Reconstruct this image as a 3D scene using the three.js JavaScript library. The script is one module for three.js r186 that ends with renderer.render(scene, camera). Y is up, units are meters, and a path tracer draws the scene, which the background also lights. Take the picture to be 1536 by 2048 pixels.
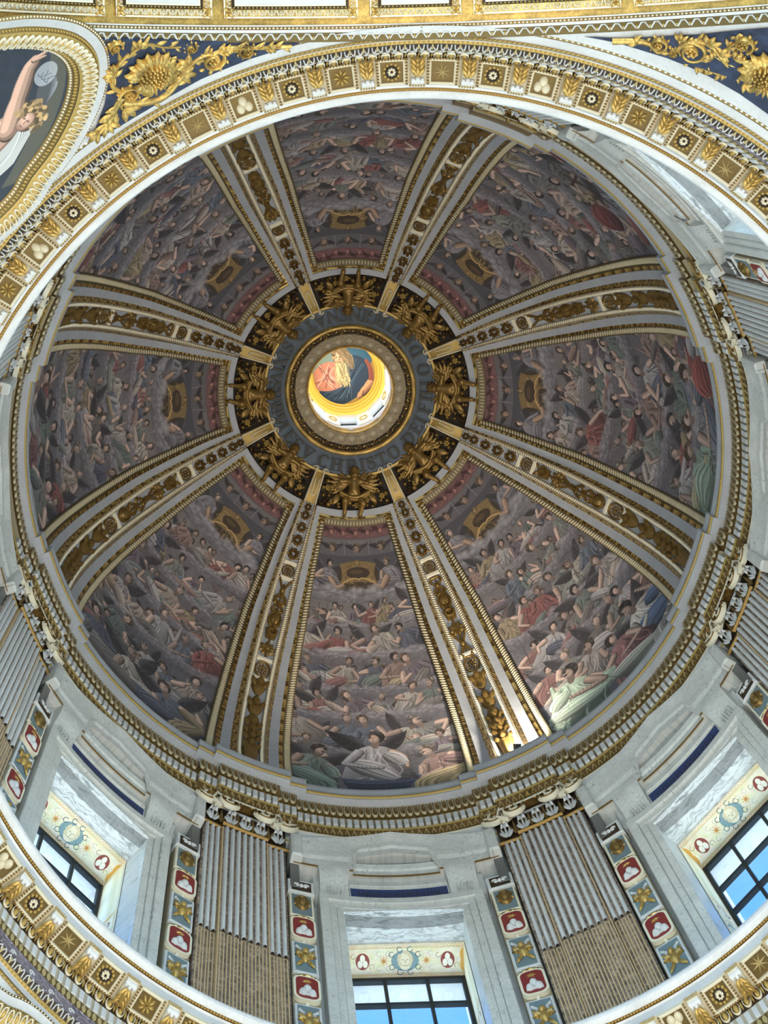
import * as THREE from 'three';
import { Sky } from 'three/addons/objects/Sky.js';
import { TextGeometry } from 'three/addons/geometries/TextGeometry.js';
import { FontLoader } from 'three/addons/loaders/FontLoader.js';
import { MarchingCubes } from 'three/addons/objects/MarchingCubes.js';

// ---------------------------------------------------------------- camera, sky, lamps, exposure
const S = 6, D = Math.PI / 180, Yh = (h) => 1.6 + S * h;         // S = inner radius of the drum cornice in metres, heights in the same unit above the eye
const scene = new THREE.Scene();
const camera = new THREE.PerspectiveCamera(57.25, 0.75, 0.1, 200);
camera.position.set(-0.31518 * S, 1.6, 0.86606 * S);
camera.up.set(0.0284, 0, 0.9996);
camera.lookAt(-0.31518 * S, 100, 0.86606 * S);
{ // a lens shifted towards the lower right, the film lying level
  const cx = 511.3, cy = 301.2, W = 2 * (1536 - cx), H = 2 * (2048 - cy);
  camera.fov = 2 * Math.atan(H / 2 / 3200) / D;
  camera.setViewOffset(W, H, W / 2 - cx, H / 2 - cy, 1536, 2048);
  camera.updateProjectionMatrix();
}
scene.add(camera);
const renderer = new THREE.WebGLRenderer({ antialias: true });
renderer.toneMapping = THREE.LinearToneMapping;
renderer.toneMappingExposure = 1.0;
renderer.shadowMap.enabled = true;
const sky = new Sky();
sky.scale.setScalar(1000);
sky.material.uniforms.turbidity.value = 2.2;
sky.material.uniforms.rayleigh.value = 1.1;
sky.material.uniforms.mieCoefficient.value = 0.004;
sky.material.uniforms.mieDirectionalG.value = 0.7;
sky.material.uniforms.sunPosition.value.set(-0.35, 0.8, 0.5);
sky.material.uniforms.cloudCoverage.value = 0;
sky.name = 'sky';
scene.add(sky);
scene.backgroundIntensity = 1.2; scene.environmentIntensity = 1.2;
const FLOOD = 330, FLOODCOLOR = 0xfff4e0, RIBLAMP = 70, LANTERN = 12;

// ---------------------------------------------------------------- small tools
let seed = 7;
const rnd = () => { seed = (seed * 1664525 + 1013904223) >>> 0; return seed / 4294967296; };
const rr = (a, b) => a + (b - a) * rnd();
const lerp = (a, b, t) => a + (b - a) * t, clamp = (x, a, b) => Math.min(b, Math.max(a, x));
const used = {};
function num(n) { const k = used[n] = (used[n] ?? -1) + 1; return k ? n + '_' + String(k).padStart(3, '0') : n; }
const pick = (xs, ys, x) => { for (let i = 1; i < xs.length; i++) if (x <= xs[i] || i === xs.length - 1) return lerp(ys[i - 1], ys[i], (x - xs[i - 1]) / (xs[i] - xs[i - 1])); };
const polar = (az, r, h) => new THREE.Vector3(r * S * Math.sin(az * D), Yh(h), -r * S * Math.cos(az * D));
const RD = 1.03, HC = 4.755;                                      // the dome: a half sphere
const domeH = (r) => HC + Math.sqrt(RD * RD - r * r);
const DEG = RD * S * D;                                           // metres of meridian per degree

// ---------------------------------------------------------------- mesh builder: flat relief (x right, y up, z towards the viewer) bent onto a surface
class MB {
  constructor() { this.p = []; this.n = []; this.u = []; }
  prim(v, f, smooth) {
    const tri = [];
    for (const q of f) { tri.push([q[0], q[1], q[2]]); if (q.length > 3) tri.push([q[0], q[2], q[3]]); }
    const fn = tri.map(([a, b, c]) => {
      const A = v[a], B = v[b], C = v[c], ux = B[0] - A[0], uy = B[1] - A[1], uz = B[2] - A[2], wx = C[0] - A[0], wy = C[1] - A[1], wz = C[2] - A[2];
      return [uy * wz - uz * wy, uz * wx - ux * wz, ux * wy - uy * wx];
    });
    let vn;
    if (smooth) { vn = v.map(() => [0, 0, 0]); tri.forEach((t, i) => { for (const k of t) for (let c = 0; c < 3; c++) vn[k][c] += fn[i][c]; }); }
    tri.forEach((t, i) => {
      for (const k of t) {
        const q = v[k], n = smooth ? vn[k] : fn[i], l = Math.hypot(...n) || 1;
        this.p.push(q[0], q[1], q[2]); this.n.push(n[0] / l, n[1] / l, n[2] / l); this.u.push(q[0], q[1]);
      }
    });
    return this;
  }
  // raised block with a chamfered face, split along x so that it bends
  box(x0, x1, y0, y1, z0, z1, b = 0, nx = 1, ny = 1) {
    const sx = [], sy = [];
    for (let i = 0; i <= nx; i++) sx.push(lerp(x0, x1, i / nx));
    for (let i = 0; i <= ny; i++) sy.push(lerp(y0, y1, i / ny));
    const ix = (x) => b ? clamp(x, x0 + b, x1 - b) : x, iy = (y) => b ? clamp(y, y0 + b, y1 - b) : y, zs = b ? z1 - b : z1, v = [], f = [];
    const q = (a, b2, c, d) => { const o = v.length; v.push(a, b2, c, d); f.push([o, o + 1, o + 2, o + 3]); };
    for (let i = 0; i < nx; i++) for (let j = 0; j < ny; j++) q([ix(sx[i]), iy(sy[j]), z1], [ix(sx[i + 1]), iy(sy[j]), z1], [ix(sx[i + 1]), iy(sy[j + 1]), z1], [ix(sx[i]), iy(sy[j + 1]), z1]);
    for (let i = 0; i < nx; i++) {
      q([sx[i], y0, z0], [sx[i + 1], y0, z0], [sx[i + 1], y0, zs], [sx[i], y0, zs]); q([sx[i + 1], y1, z0], [sx[i], y1, z0], [sx[i], y1, zs], [sx[i + 1], y1, zs]);
      if (b) { q([sx[i], y0, zs], [sx[i + 1], y0, zs], [ix(sx[i + 1]), y0 + b, z1], [ix(sx[i]), y0 + b, z1]); q([sx[i + 1], y1, zs], [sx[i], y1, zs], [ix(sx[i]), y1 - b, z1], [ix(sx[i + 1]), y1 - b, z1]); }
    }
    for (let j = 0; j < ny; j++) {
      q([x1, sy[j], z0], [x1, sy[j + 1], z0], [x1, sy[j + 1], zs], [x1, sy[j], zs]); q([x0, sy[j + 1], z0], [x0, sy[j], z0], [x0, sy[j], zs], [x0, sy[j + 1], zs]);
      if (b) { q([x1, sy[j], zs], [x1, sy[j + 1], zs], [x1 - b, iy(sy[j + 1]), z1], [x1 - b, iy(sy[j]), z1]); q([x0, sy[j + 1], zs], [x0, sy[j], zs], [x0 + b, iy(sy[j]), z1], [x0 + b, iy(sy[j + 1]), z1]); }
    }
    return this.prim(v, f, false);
  }
  dome(cx, cy, rx, ry, h, n = 8, m = 3, ang = 0, z0 = 0) {
    const v = [[cx, cy, z0 + h]], f = [], ca = Math.cos(ang), sa = Math.sin(ang);
    for (let j = 1; j <= m; j++) for (let i = 0; i < n; i++) {
      const t = j / m * Math.PI / 2, a = i / n * 2 * Math.PI, x = rx * Math.sin(t) * Math.cos(a), y = ry * Math.sin(t) * Math.sin(a);
      v.push([cx + x * ca - y * sa, cy + x * sa + y * ca, z0 + h * Math.cos(t)]);
    }
    for (let i = 0; i < n; i++) {
      f.push([0, 1 + i, 1 + (i + 1) % n]);
      for (let j = 1; j < m; j++) { const a = 1 + (j - 1) * n, b = a + n; f.push([a + i, b + i, b + (i + 1) % n, a + (i + 1) % n]); }
    }
    return this.prim(v, f, true);
  }
  // half round moulding along a closed or open path of [x, y] with width w(t) and height h
  tube(path, w, h, z0 = 0, closed = false, m = 3) {
    const N = path.length, v = [], f = [], W = typeof w === 'function' ? w : () => w, Hh = typeof h === 'function' ? h : () => h;
    for (let i = 0; i < N; i++) {
      const a = path[closed ? (i - 1 + N) % N : Math.max(0, i - 1)], b = path[closed ? (i + 1) % N : Math.min(N - 1, i + 1)], l = Math.hypot(b[0] - a[0], b[1] - a[1]) || 1, nx = (b[1] - a[1]) / l, ny = -(b[0] - a[0]) / l, t = i / (N - 1);
      for (let j = 0; j <= m; j++) { const q = Math.PI * j / m, o = -Math.cos(q) * W(t) / 2; v.push([path[i][0] - nx * o * -1, path[i][1] - ny * o * -1, z0 + Math.sin(q) * Hh(t)]); }
    }
    const k = m + 1;
    for (let i = 0; i < (closed ? N : N - 1); i++) for (let j = 0; j < m; j++) { const a = i * k + j, b = ((i + 1) % N) * k + j; f.push([a, a + 1, b + 1, b]); }
    return this.prim(v, f, true);
  }
  ring(cx, cy, R, w, h, n = 16, z0 = 0, ry = R) { const p = []; for (let i = 0; i < n; i++) { const a = i / n * 2 * Math.PI; p.push([cx + R * Math.cos(a), cy + ry * Math.sin(a)]); } return this.tube(p, w, h, z0, true); }
  // pointed leaf with a raised midrib
  leaf(cx, cy, len, wid, ang, h, z0 = 0, curl = 0.3) {
    const v = [], f = [], ca = Math.cos(ang), sa = Math.sin(ang), put = (x, y, z) => v.push([cx + x * ca - y * sa, cy + x * sa + y * ca, z0 + z]);
    const T = [0, 0.25, 0.55, 0.82, 1], Wd = [0.25, 0.85, 1, 0.6, 0.02], Z = [0.35, 0.8, 1, 0.85, 0.5];
    for (let i = 0; i < 5; i++) { put(len * T[i], -wid / 2 * Wd[i], h * curl * Z[i]); put(len * T[i], 0, h * Z[i]); put(len * T[i], wid / 2 * Wd[i], h * curl * Z[i]); }
    for (let i = 0; i < 4; i++) { const a = i * 3; f.push([a, a + 3, a + 4, a + 1], [a + 1, a + 4, a + 5, a + 2]); }
    return this.prim(v, f, true);
  }
  poly(pts, z0, z1) {
    const c = pts.map((p) => new THREE.Vector2(...p)); if (THREE.ShapeUtils.isClockWise(c)) c.reverse();
    const v = c.map((p) => [p.x, p.y, z1]), f = THREE.ShapeUtils.triangulateShape(c, []).map((t) => [t[0], t[1], t[2]]), n = c.length;
    this.prim(v, f, false);
    if (z1 > z0) for (let i = 0; i < n; i++) { const a = c[i], b = c[(i + 1) % n]; this.prim([[a.x, a.y, z0], [b.x, b.y, z0], [b.x, b.y, z1], [a.x, a.y, z1]], [[0, 1, 2, 3]], false); }
    return this;
  }
  star(cx, cy, R, r, n, z0, h, ang = 0) { // faceted star
    const v = [[cx, cy, z0 + h]], f = [];
    for (let i = 0; i < 2 * n; i++) { const a = ang + i * Math.PI / n, q = i % 2 ? r : R; v.push([cx + q * Math.cos(a), cy + q * Math.sin(a), z0]); }
    for (let i = 0; i < 2 * n; i++) f.push([0, 1 + i, 1 + (i + 1) % (2 * n)]);
    return this.prim(v, f, false);
  }
  spiral(cx, cy, R, turns, a0, dir, w, h, z0 = 0, n = 26) {
    const p = []; for (let i = 0; i <= n; i++) { const t = i / n, a = a0 + dir * turns * 2 * Math.PI * t, q = R * (1 - 0.88 * t); p.push([cx + q * Math.cos(a), cy + q * Math.sin(a)]); }
    return this.tube(p, (t) => w * (1 - 0.55 * t), h, z0);
  }
  // surface through a grid of points fn(i/nx, j/ny) -> [x, y, z]
  grid(fn, nx, ny, smooth = true) {
    const v = [], f = [];
    for (let j = 0; j <= ny; j++) for (let i = 0; i <= nx; i++) v.push(fn(i / nx, j / ny));
    for (let j = 0; j < ny; j++) for (let i = 0; i < nx; i++) { const a = j * (nx + 1) + i, b = a + nx + 1; f.push([a, a + 1, b + 1, b]); }
    return this.prim(v, f, smooth);
  }
  geo(warp, base = [0, 0, 0], uvs = 1) {
    const n = this.p.length / 3, P = new Float32Array(n * 3), N = new Float32Array(n * 3), U = new Float32Array(n * 2), o = new Float64Array(12);
    for (let i = 0; i < n; i++) {
      const a = i * 3;
      warp(this.p[a], this.p[a + 1], this.p[a + 2], o);
      const nx = this.n[a], ny = this.n[a + 1], nz = this.n[a + 2];
      for (let c = 0; c < 3; c++) { P[a + c] = o[c] - base[c]; N[a + c] = nx * o[3 + c] + ny * o[6 + c] + nz * o[9 + c]; }
      U[i * 2] = this.u[i * 2] * uvs; U[i * 2 + 1] = this.u[i * 2 + 1] * uvs;
    }
    if ((o[4] * o[8] - o[5] * o[7]) * o[9] + (o[5] * o[6] - o[3] * o[8]) * o[10] + (o[3] * o[7] - o[4] * o[6]) * o[11] < 0) { // a mirrored surface: keep the faces turned outwards
      for (let i = 0; i < n; i += 3) for (const [A, k] of [[P, 3], [N, 3], [U, 2], [this.u, 2]]) for (let c = 0; c < k; c++) { const a = (i + 1) * k + c, b = (i + 2) * k + c, t = A[a]; A[a] = A[b]; A[b] = t; }
    }
    const g = new THREE.BufferGeometry();
    g.setAttribute('position', new THREE.BufferAttribute(P, 3)); g.setAttribute('normal', new THREE.BufferAttribute(N, 3)); g.setAttribute('uv', new THREE.BufferAttribute(U, 2));
    return g;
  }
}
const set = (o, ...a) => { for (let i = 0; i < 12; i++) o[i] = a[i]; };
const flatW = (x, y, z, o) => set(o, x, y, z, 1, 0, 0, 0, 1, 0, 0, 0, 1);
// on the drum: y above height h0
const cylW = (r0, h0, az0 = 0) => (x, y, z, o) => { const a = x / (r0 * S) + az0 * D, r = r0 * S - z, s = Math.sin(a), c = Math.cos(a); set(o, r * s, Yh(h0) + y, -r * c, c, 0, s, 0, 1, 0, -s, 0, c); };
// straight wall at distance r0, square to the radius
const wallW = (r0, h0) => (x, y, z, o) => set(o, x, Yh(h0) + y, -r0 * S + z, 1, 0, 0, 0, 1, 0, 0, 0, 1);
// on the dome along a rib: x sideways, y along the meridian
const ribW = (R = RD * S) => (x, y, z, o) => {
  const e = y / R, al = Math.asin(x / R), q = R - z, sl = Math.sin(al), cl = Math.cos(al), se = Math.sin(e), ce = Math.cos(e);
  set(o, q * sl, Yh(HC) + q * cl * se, -q * cl * ce, cl, -sl * se, sl * ce, 0, ce, se, -sl, -cl * se, cl * ce);
};
// on the dome as a panel: x is an azimuth in radians, y along the meridian
const panW = (R = RD * S) => (x, y, z, o) => {
  const e = y / R, q = R - z, s = Math.sin(x), c = Math.cos(x), se = Math.sin(e), ce = Math.cos(e);
  set(o, q * ce * s, Yh(HC) + q * se, -q * ce * c, c, 0, s, -se * s, ce, se * c, -ce * s, -se, ce * c);
};
// on a ring seen from below: y towards the axis, z down; hf(r) is the height of the surface in units
const soffW = (r0, hf) => (x, y, z, o) => { const a = x / (r0 * S), r = r0 * S - y, s = Math.sin(a), c = Math.cos(a); set(o, r * s, Yh(typeof hf === 'function' ? hf(r / S) : hf) - z, -r * c, c, 0, s, -s, 0, c, 0, -1, 0); };
function solid(name, parent, mb, material, warp, base, uvs) { const m = new THREE.Mesh(mb.geo(warp, base, uvs), material); m.name = name; parent.add(m); return m; }
function thing(name, label, category, pos, turn = 0, group) {
  const g = new THREE.Group(); g.name = num(name); scene.add(g);
  g.position.copy(pos); g.rotation.y = turn; g.userData = { label, category };
  if (group) g.userData.group = group;
  return g;
}
function structure(name, label, pos = new THREE.Vector3(), turn = 0) { const g = new THREE.Group(); g.name = num(name); scene.add(g); g.position.copy(pos); g.rotation.y = turn; g.userData = { kind: 'structure', label }; return g; }
function stuff(m) { m.userData.kind = 'stuff'; return m; }
function copyOf(o, name, label, az) { const c = o.clone(); c.name = num(name); c.userData = { ...o.userData, label }; const r = Math.hypot(o.position.x, o.position.z); c.position.set(r * Math.sin(az * D), o.position.y, -r * Math.cos(az * D)); c.rotation.y = -az * D; scene.add(c); return c; }
// a moulding swept round the axis: profile [[r, h], ...] in units, az list in degrees with optional radial shift
function sweep(profile, azs, shift = () => 0, base = [0, 0, 0]) {
  const P = [], N = [], U = [];
  const put = (az, r, h, u, v, nr, nh) => { const s = Math.sin(az * D), c = Math.cos(az * D); P.push(r * S * s - base[0], Yh(h) - base[1], -r * S * c - base[2]); N.push(nr * s, nh, -nr * c); U.push(u, v); };
  let run = 0;
  for (let j = 0; j + 1 < profile.length; j++) {
    const [r0, h0] = profile[j], [r1, h1] = profile[j + 1], l = Math.hypot(r1 - r0, h1 - h0) || 1, nr = -(h0 - h1) / l, nh = -(r1 - r0) / l; // faces the axis when going down
    for (let i = 0; i + 1 < azs.length; i++) {
      const [a, sa] = Array.isArray(azs[i]) ? azs[i] : [azs[i], shift(azs[i])], [b, sb] = Array.isArray(azs[i + 1]) ? azs[i + 1] : [azs[i + 1], shift(azs[i + 1])];
      const ua = a * D * r0 * S, ub = b * D * r0 * S, va = run * S, vb = (run + l) * S;
      if (Math.abs(a - b) < 1e-4) { // a step: face along the azimuth
        const q = sb > sa ? 1 : -1, s = Math.sin(a * D), c = Math.cos(a * D);
        for (const [r, h, ss] of [[r0, h0, sa], [r1, h1, sa], [r1, h1, sb], [r0, h0, sa], [r1, h1, sb], [r0, h0, sb]]) { P.push((r + ss) * S * s - base[0], Yh(h) - base[1], -(r + ss) * S * c - base[2]); N.push(q * c, 0, q * s); U.push(r * S, h * S); }
        continue;
      }
      put(a, r0 + sa, h0, ua, va, nr, nh); put(a, r1 + sa, h1, ua, vb, nr, nh); put(b, r1 + sb, h1, ub, vb, nr, nh);
      put(a, r0 + sa, h0, ua, va, nr, nh); put(b, r1 + sb, h1, ub, vb, nr, nh); put(b, r0 + sb, h0, ub, va, nr, nh);
    }
    run += l;
  }
  const g = new THREE.BufferGeometry();
  g.setAttribute('position', new THREE.Float32BufferAttribute(P, 3)); g.setAttribute('normal', new THREE.Float32BufferAttribute(N, 3)); g.setAttribute('uv', new THREE.Float32BufferAttribute(U, 2));
  return g;
}
const arc = (a, b, step) => { const n = Math.max(1, Math.ceil((b - a) / step)), o = []; for (let i = 0; i <= n; i++) o.push(lerp(a, b, i / n)); return o; };
function mesh(name, parent, g, m) { const o = new THREE.Mesh(g, m); o.name = name; parent.add(o); return o; }
// ---------------------------------------------------------------- materials and computed textures
function canvas(w, h) { const c = document.createElement('canvas'); c.width = w; c.height = h; return [c, c.getContext('2d')]; }
function tex(c, rep) { const t = new THREE.CanvasTexture(c); t.colorSpace = THREE.SRGBColorSpace; t.magFilter = THREE.LinearFilter; t.anisotropy = 8; if (rep) { t.wrapS = t.wrapT = THREE.RepeatWrapping; t.repeat.set(rep, rep); } return t; }
// smooth periodic value noise
function noiseField(w, h, cell, s) {
  const gx = Math.round(w / cell), gy = Math.round(h / cell), v = new Float32Array(gx * gy); let q = s;
  for (let i = 0; i < v.length; i++) { q = (q * 1664525 + 1013904223) >>> 0; v[i] = q / 4294967296; }
  return (x, y) => { const X = x / cell, Y = y / cell, i = Math.floor(X), j = Math.floor(Y), a = X - i, b = Y - j, u = a * a * (3 - 2 * a), t = b * b * (3 - 2 * b), g = (m, n) => v[((n % gy) + gy) % gy * gx + ((m % gx) + gx) % gx]; return lerp(lerp(g(i, j), g(i + 1, j), u), lerp(g(i, j + 1), g(i + 1, j + 1), u), t); };
}
function patterned(w, h, fn) { const [c, x] = canvas(w, h), im = x.createImageData(w, h); for (let j = 0; j < h; j++) for (let i = 0; i < w; i++) { const [r, g, b] = fn(i, j), o = (j * w + i) * 4; im.data[o] = r; im.data[o + 1] = g; im.data[o + 2] = b; im.data[o + 3] = 255; } x.putImageData(im, 0, 0); return c; }
const MB_ = {};
{ // veined white marble
  const a = noiseField(512, 512, 64, 3), b = noiseField(512, 512, 16, 5), c = noiseField(512, 512, 128, 9), d = noiseField(512, 512, 4, 11);
  MB_.marble = patterned(512, 512, (x, y) => {
    const wob = (a(x, y) - 0.5) * 2.2 + (b(x, y) - 0.5) * 0.7, v = Math.abs(Math.sin((x * 3 + y * 1) / 512 * 2 * Math.PI + wob * 4)), vein = Math.max(0, 1 - v * 9) * clamp(c(x, y) * 2.6 - 0.9, 0, 1), v2 = Math.max(0, 1 - Math.abs(Math.sin((y * 4 - x * 2) / 512 * 2 * Math.PI + wob * 5)) * 12) * clamp(2 - c(x, y) * 3.4, 0, 1);
    const k = 222 - 14 * a(x, y) - 10 * b(x, y) - 7 * d(x, y) - 95 * vein - 80 * v2; return [k, k - 1, k - 6];
  });
  MB_.streak = patterned(512, 512, (x, y) => {
    const t = (a(x, y) - 0.5) * 60 + (b(x, y) - 0.5) * 14, s = b(x * 0.35, y * 2.2 + t) * 0.6 + d(x * 0.25, y * 1.5 + t) * 0.4, k = 226 - 70 * Math.max(0, s - 0.45) * 2.2 * (0.5 + c(x, y)) - 8 * b(x, y); return [k, k, k - 3];
  });
  MB_.plaster = patterned(256, 256, (x, y) => { const k = 216 - 14 * a(x * 2, y * 2) - 9 * d(x, y); return [k, k - 1, k - 2]; });
  MB_.breccia = patterned(256, 256, (x, y) => { const q = b(x, y), s = a(x * 2, y * 2), t = d(x, y), k = 0.6 + 0.55 * q + 0.3 * (s - 0.5) + 0.25 * (t - 0.5), w = t > 0.82 ? 30 : 0; return [142 * k + w, 124 * k + w, 110 * k + w]; });
  MB_.gilt = patterned(256, 256, (x, y) => { const q = a(x * 2, y * 2), s = d(x, y), k = 0.78 + 0.34 * q + 0.22 * (s - 0.5); return [206 * k, 170 * k, 96 * k]; });
  MB_.giltworn = patterned(256, 256, (x, y) => { const q = clamp((b(x, y) - 0.42) * 6, 0, 1), s = d(x, y); return [lerp(120, 226, q) - 20 * s, lerp(92, 196, q) - 18 * s, lerp(46, 120, q) - 12 * s]; });
  MB_.navy = patterned(256, 256, (x, y) => { const k = 0.8 + 0.5 * b(x, y) + 0.2 * d(x, y); return [38 * k, 46 * k, 66 * k]; });
  MB_.purple = patterned(512, 512, (x, y) => { const v = Math.abs(Math.sin((x * 4 + y * 2) / 512 * 2 * Math.PI + (a(x, y) - 0.5) * 14)), q = v < 0.16 ? 1 : 0, k = 0.8 + 0.5 * b(x, y); return [lerp(112 * k, 196, q), lerp(102 * k, 192, q), lerp(112 * k, 194, q)]; });
  MB_.red = patterned(128, 128, (x, y) => { const k = 0.85 + 0.3 * noiseRed(x, y); return [132 * k, 44 * k, 44 * k]; });
}
function noiseRed(x, y) { return ((x * 7 + y * 13 + x * y) % 17) / 17; }
const mat = (o) => { const m = new THREE.MeshStandardMaterial({ roughness: 0.75, ...o }); return m; };
const M = {
  white: mat({ color: 0xffffff, map: tex(MB_.plaster, 0.5), roughness: 0.7 }),
  stucco: mat({ color: 0xd3d6de, map: tex(MB_.plaster, 0.5), roughness: 0.7 }),
  ivory: mat({ color: 0xe6dcc4, roughness: 0.6 }),
  stone: mat({ color: 0xb3a68f, roughness: 0.7 }),
  taupe: mat({ color: 0x94866c, roughness: 0.7 }),
  marble: mat({ map: tex(MB_.marble, 0.55), roughness: 0.38 }),
  streak: mat({ map: tex(MB_.streak, 0.7), roughness: 0.4 }),
  greymarble: mat({ color: 0x77797a, map: tex(MB_.marble, 0.5), roughness: 0.4 }),
  purple: mat({ map: tex(MB_.purple, 0.8), roughness: 0.4 }),
  breccia: mat({ map: tex(MB_.breccia, 1.1), roughness: 0.5 }),
  red: mat({ map: tex(MB_.red, 2), roughness: 0.45 }),
  blue: mat({ color: 0x1c3158, roughness: 0.4 }),
  slate: mat({ color: 0x6f8086, roughness: 0.55 }),
  band: mat({ color: 0x56616e, roughness: 0.6 }),
  letter: mat({ color: 0x2b2a28, roughness: 0.5, metalness: 0.3 }),
  navy: mat({ map: tex(MB_.navy, 1), roughness: 0.6 }),
  dark: mat({ color: 0x2a2017, roughness: 0.7 }),
  bronze: mat({ color: 0x3a2a18, roughness: 0.5, metalness: 0.35 }),
  gold: mat({ color: 0xffffff, map: tex(MB_.gilt, 0.8), roughness: 0.36, metalness: 0.55 }),
  goldflat: mat({ color: 0xc9a24c, map: null, roughness: 0.5, metalness: 0.55 }),
  goldsoft: mat({ color: 0xb79a58, roughness: 0.55, metalness: 0.35 }),
  giltworn: mat({ map: tex(MB_.giltworn, 2.7), roughness: 0.34, metalness: 0.7 }),
  cream: mat({ color: 0xd2c7ad, roughness: 0.6 }),
  olive: mat({ color: 0x6e5c34, roughness: 0.5, metalness: 0.45 }),
  tongue: mat({ color: 0xbdb092, roughness: 0.55 }),
  hollow: mat({ color: 0x6e6248, roughness: 0.6, metalness: 0.3 }),
  goldpale: mat({ color: 0xc2ae7c, roughness: 0.5, metalness: 0.25 }),
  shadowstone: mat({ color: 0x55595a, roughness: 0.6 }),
  tan: mat({ color: 0xd0b48a, roughness: 0.5 }),
  antique: mat({ color: 0x8a6e3c, roughness: 0.42, metalness: 0.6 }),
  iron: mat({ color: 0x20262a, roughness: 0.6, metalness: 0.4 }),
  yellow: mat({ color: 0xe6bd4c, roughness: 0.6 }),
  glass: new THREE.MeshPhysicalMaterial({ color: 0xffffff, transmission: 1, roughness: 0.02, thickness: 0, ior: 1.45 }),
};
// ---------------------------------------------------------------- dome: shell, frescoes in frames, ribs
const RM = RD * S;
{
  const shell = structure('ceiling', 'plastered shell of the great dome');
  const pts = [], out = [];
  for (let e = -2; e <= 81.2; e += 1.6) { pts.push([RM * 1.004 * Math.cos(e * D), Yh(HC) + RM * 1.004 * Math.sin(e * D)]); out.push([RM * 1.09 * Math.cos(e * D), Yh(HC) + RM * 1.09 * Math.sin(e * D)]); }
  const prof = [...pts, ...out.reverse(), pts[0]].map((q) => new THREE.Vector2(...q));
  mesh('dome_shell', shell, new THREE.LatheGeometry(prof, 96), M.white);
}
const POS = ['at the bottom of the dome', 'at the lower right of the dome', 'at the right of the dome', 'at the upper right of the dome', 'at the top of the dome', 'at the upper left of the dome', 'at the left of the dome', 'at the lower left of the dome'];
const EL = [0, 40, 57.5, 65.5];
const B0 = (e) => pick(EL, [0.030, 0.0275, 0.0225, 0.019], e), B1 = (e) => pick(EL, [0.046, 0.045, 0.034, 0.0225], e), B2 = (e) => pick(EL, [0.063, 0.0555, 0.0395, 0.0300], e);
const B3 = (e) => pick(EL, [0.0965, 0.0805, 0.061, 0.0440], e), B4 = (e) => pick(EL, [0.111, 0.090, 0.0675, 0.051], e), B5 = (e) => pick(EL, [0.142, 0.1155, 0.086, 0.0715], e);
const halfAz = (B, e) => Math.PI / 8 - Math.asin(B(e) / (RD * Math.cos(e * D)));
const ETOP = 62.4, EF = 63.75, EW = 64.15, EI = 65.45;            // fresco top, moulding top, start and end of the white border
const PXM = 200, PW = 640, PH = Math.round(ETOP * DEG * PXM);     // fresco canvas, pixels per metre
// ---------------------------------------------------------------- painting of the frescoes: flat pictures, so painted on a canvas
const ROBES = [[144, 136, 130], [156, 140, 126], [126, 84, 80], [88, 98, 112], [108, 108, 104], [156, 148, 136], [78, 82, 98], [134, 106, 96], [112, 116, 108], [100, 88, 98], [128, 72, 68], [92, 104, 98], [142, 124, 92], [150, 146, 146], [98, 92, 88]];
const rgb = (c, k = 1, a = 1) => `rgba(${c.map((v) => Math.round(clamp(v * k, 0, 255))).join(',')},${a})`;
function limb(c, pts, w0, w1, col) { // tapering shaded arm or leg through points
  const n = (pts.length - 1) * 9;
  for (const [dk, ox, oy, ww] of [[0.42, 0.1, 0.16, 1.16], [0.72, 0.04, 0.06, 1.02], [0.96, -0.04, -0.06, 0.8], [1.16, -0.12, -0.16, 0.42]]) for (let j = 0; j <= n; j++) {
    const t = j / n, i = Math.min(pts.length - 2, Math.floor(t * (pts.length - 1))), u = t * (pts.length - 1) - i, w = lerp(w0, w1, t) * (1 + 0.16 * Math.sin(u * Math.PI)); c.fillStyle = rgb(col, dk); c.beginPath(); c.arc(lerp(pts[i][0], pts[i + 1][0], u) + ox * w, lerp(pts[i][1], pts[i + 1][1], u) + oy * w, w * ww / 2, 0, 7); c.fill();
  }
}
function wing(c, x, y, s, ang, col) {
  c.save(); c.translate(x, y); c.rotate(ang);
  for (let i = 5; i >= 0; i--) { c.fillStyle = rgb(col, 0.55 + 0.1 * i); c.beginPath(); c.moveTo(0, 0); c.quadraticCurveTo(s * 0.35, -s * (0.34 - i * 0.03), s * (1 - i * 0.08), -s * 0.04 + i * s * 0.05); c.quadraticCurveTo(s * 0.4, s * 0.14 + i * s * 0.03, 0, s * 0.1); c.fill(); c.strokeStyle = 'rgba(40,38,42,.35)'; c.lineWidth = s * 0.012; c.stroke(); }
  c.restore();
}
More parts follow.
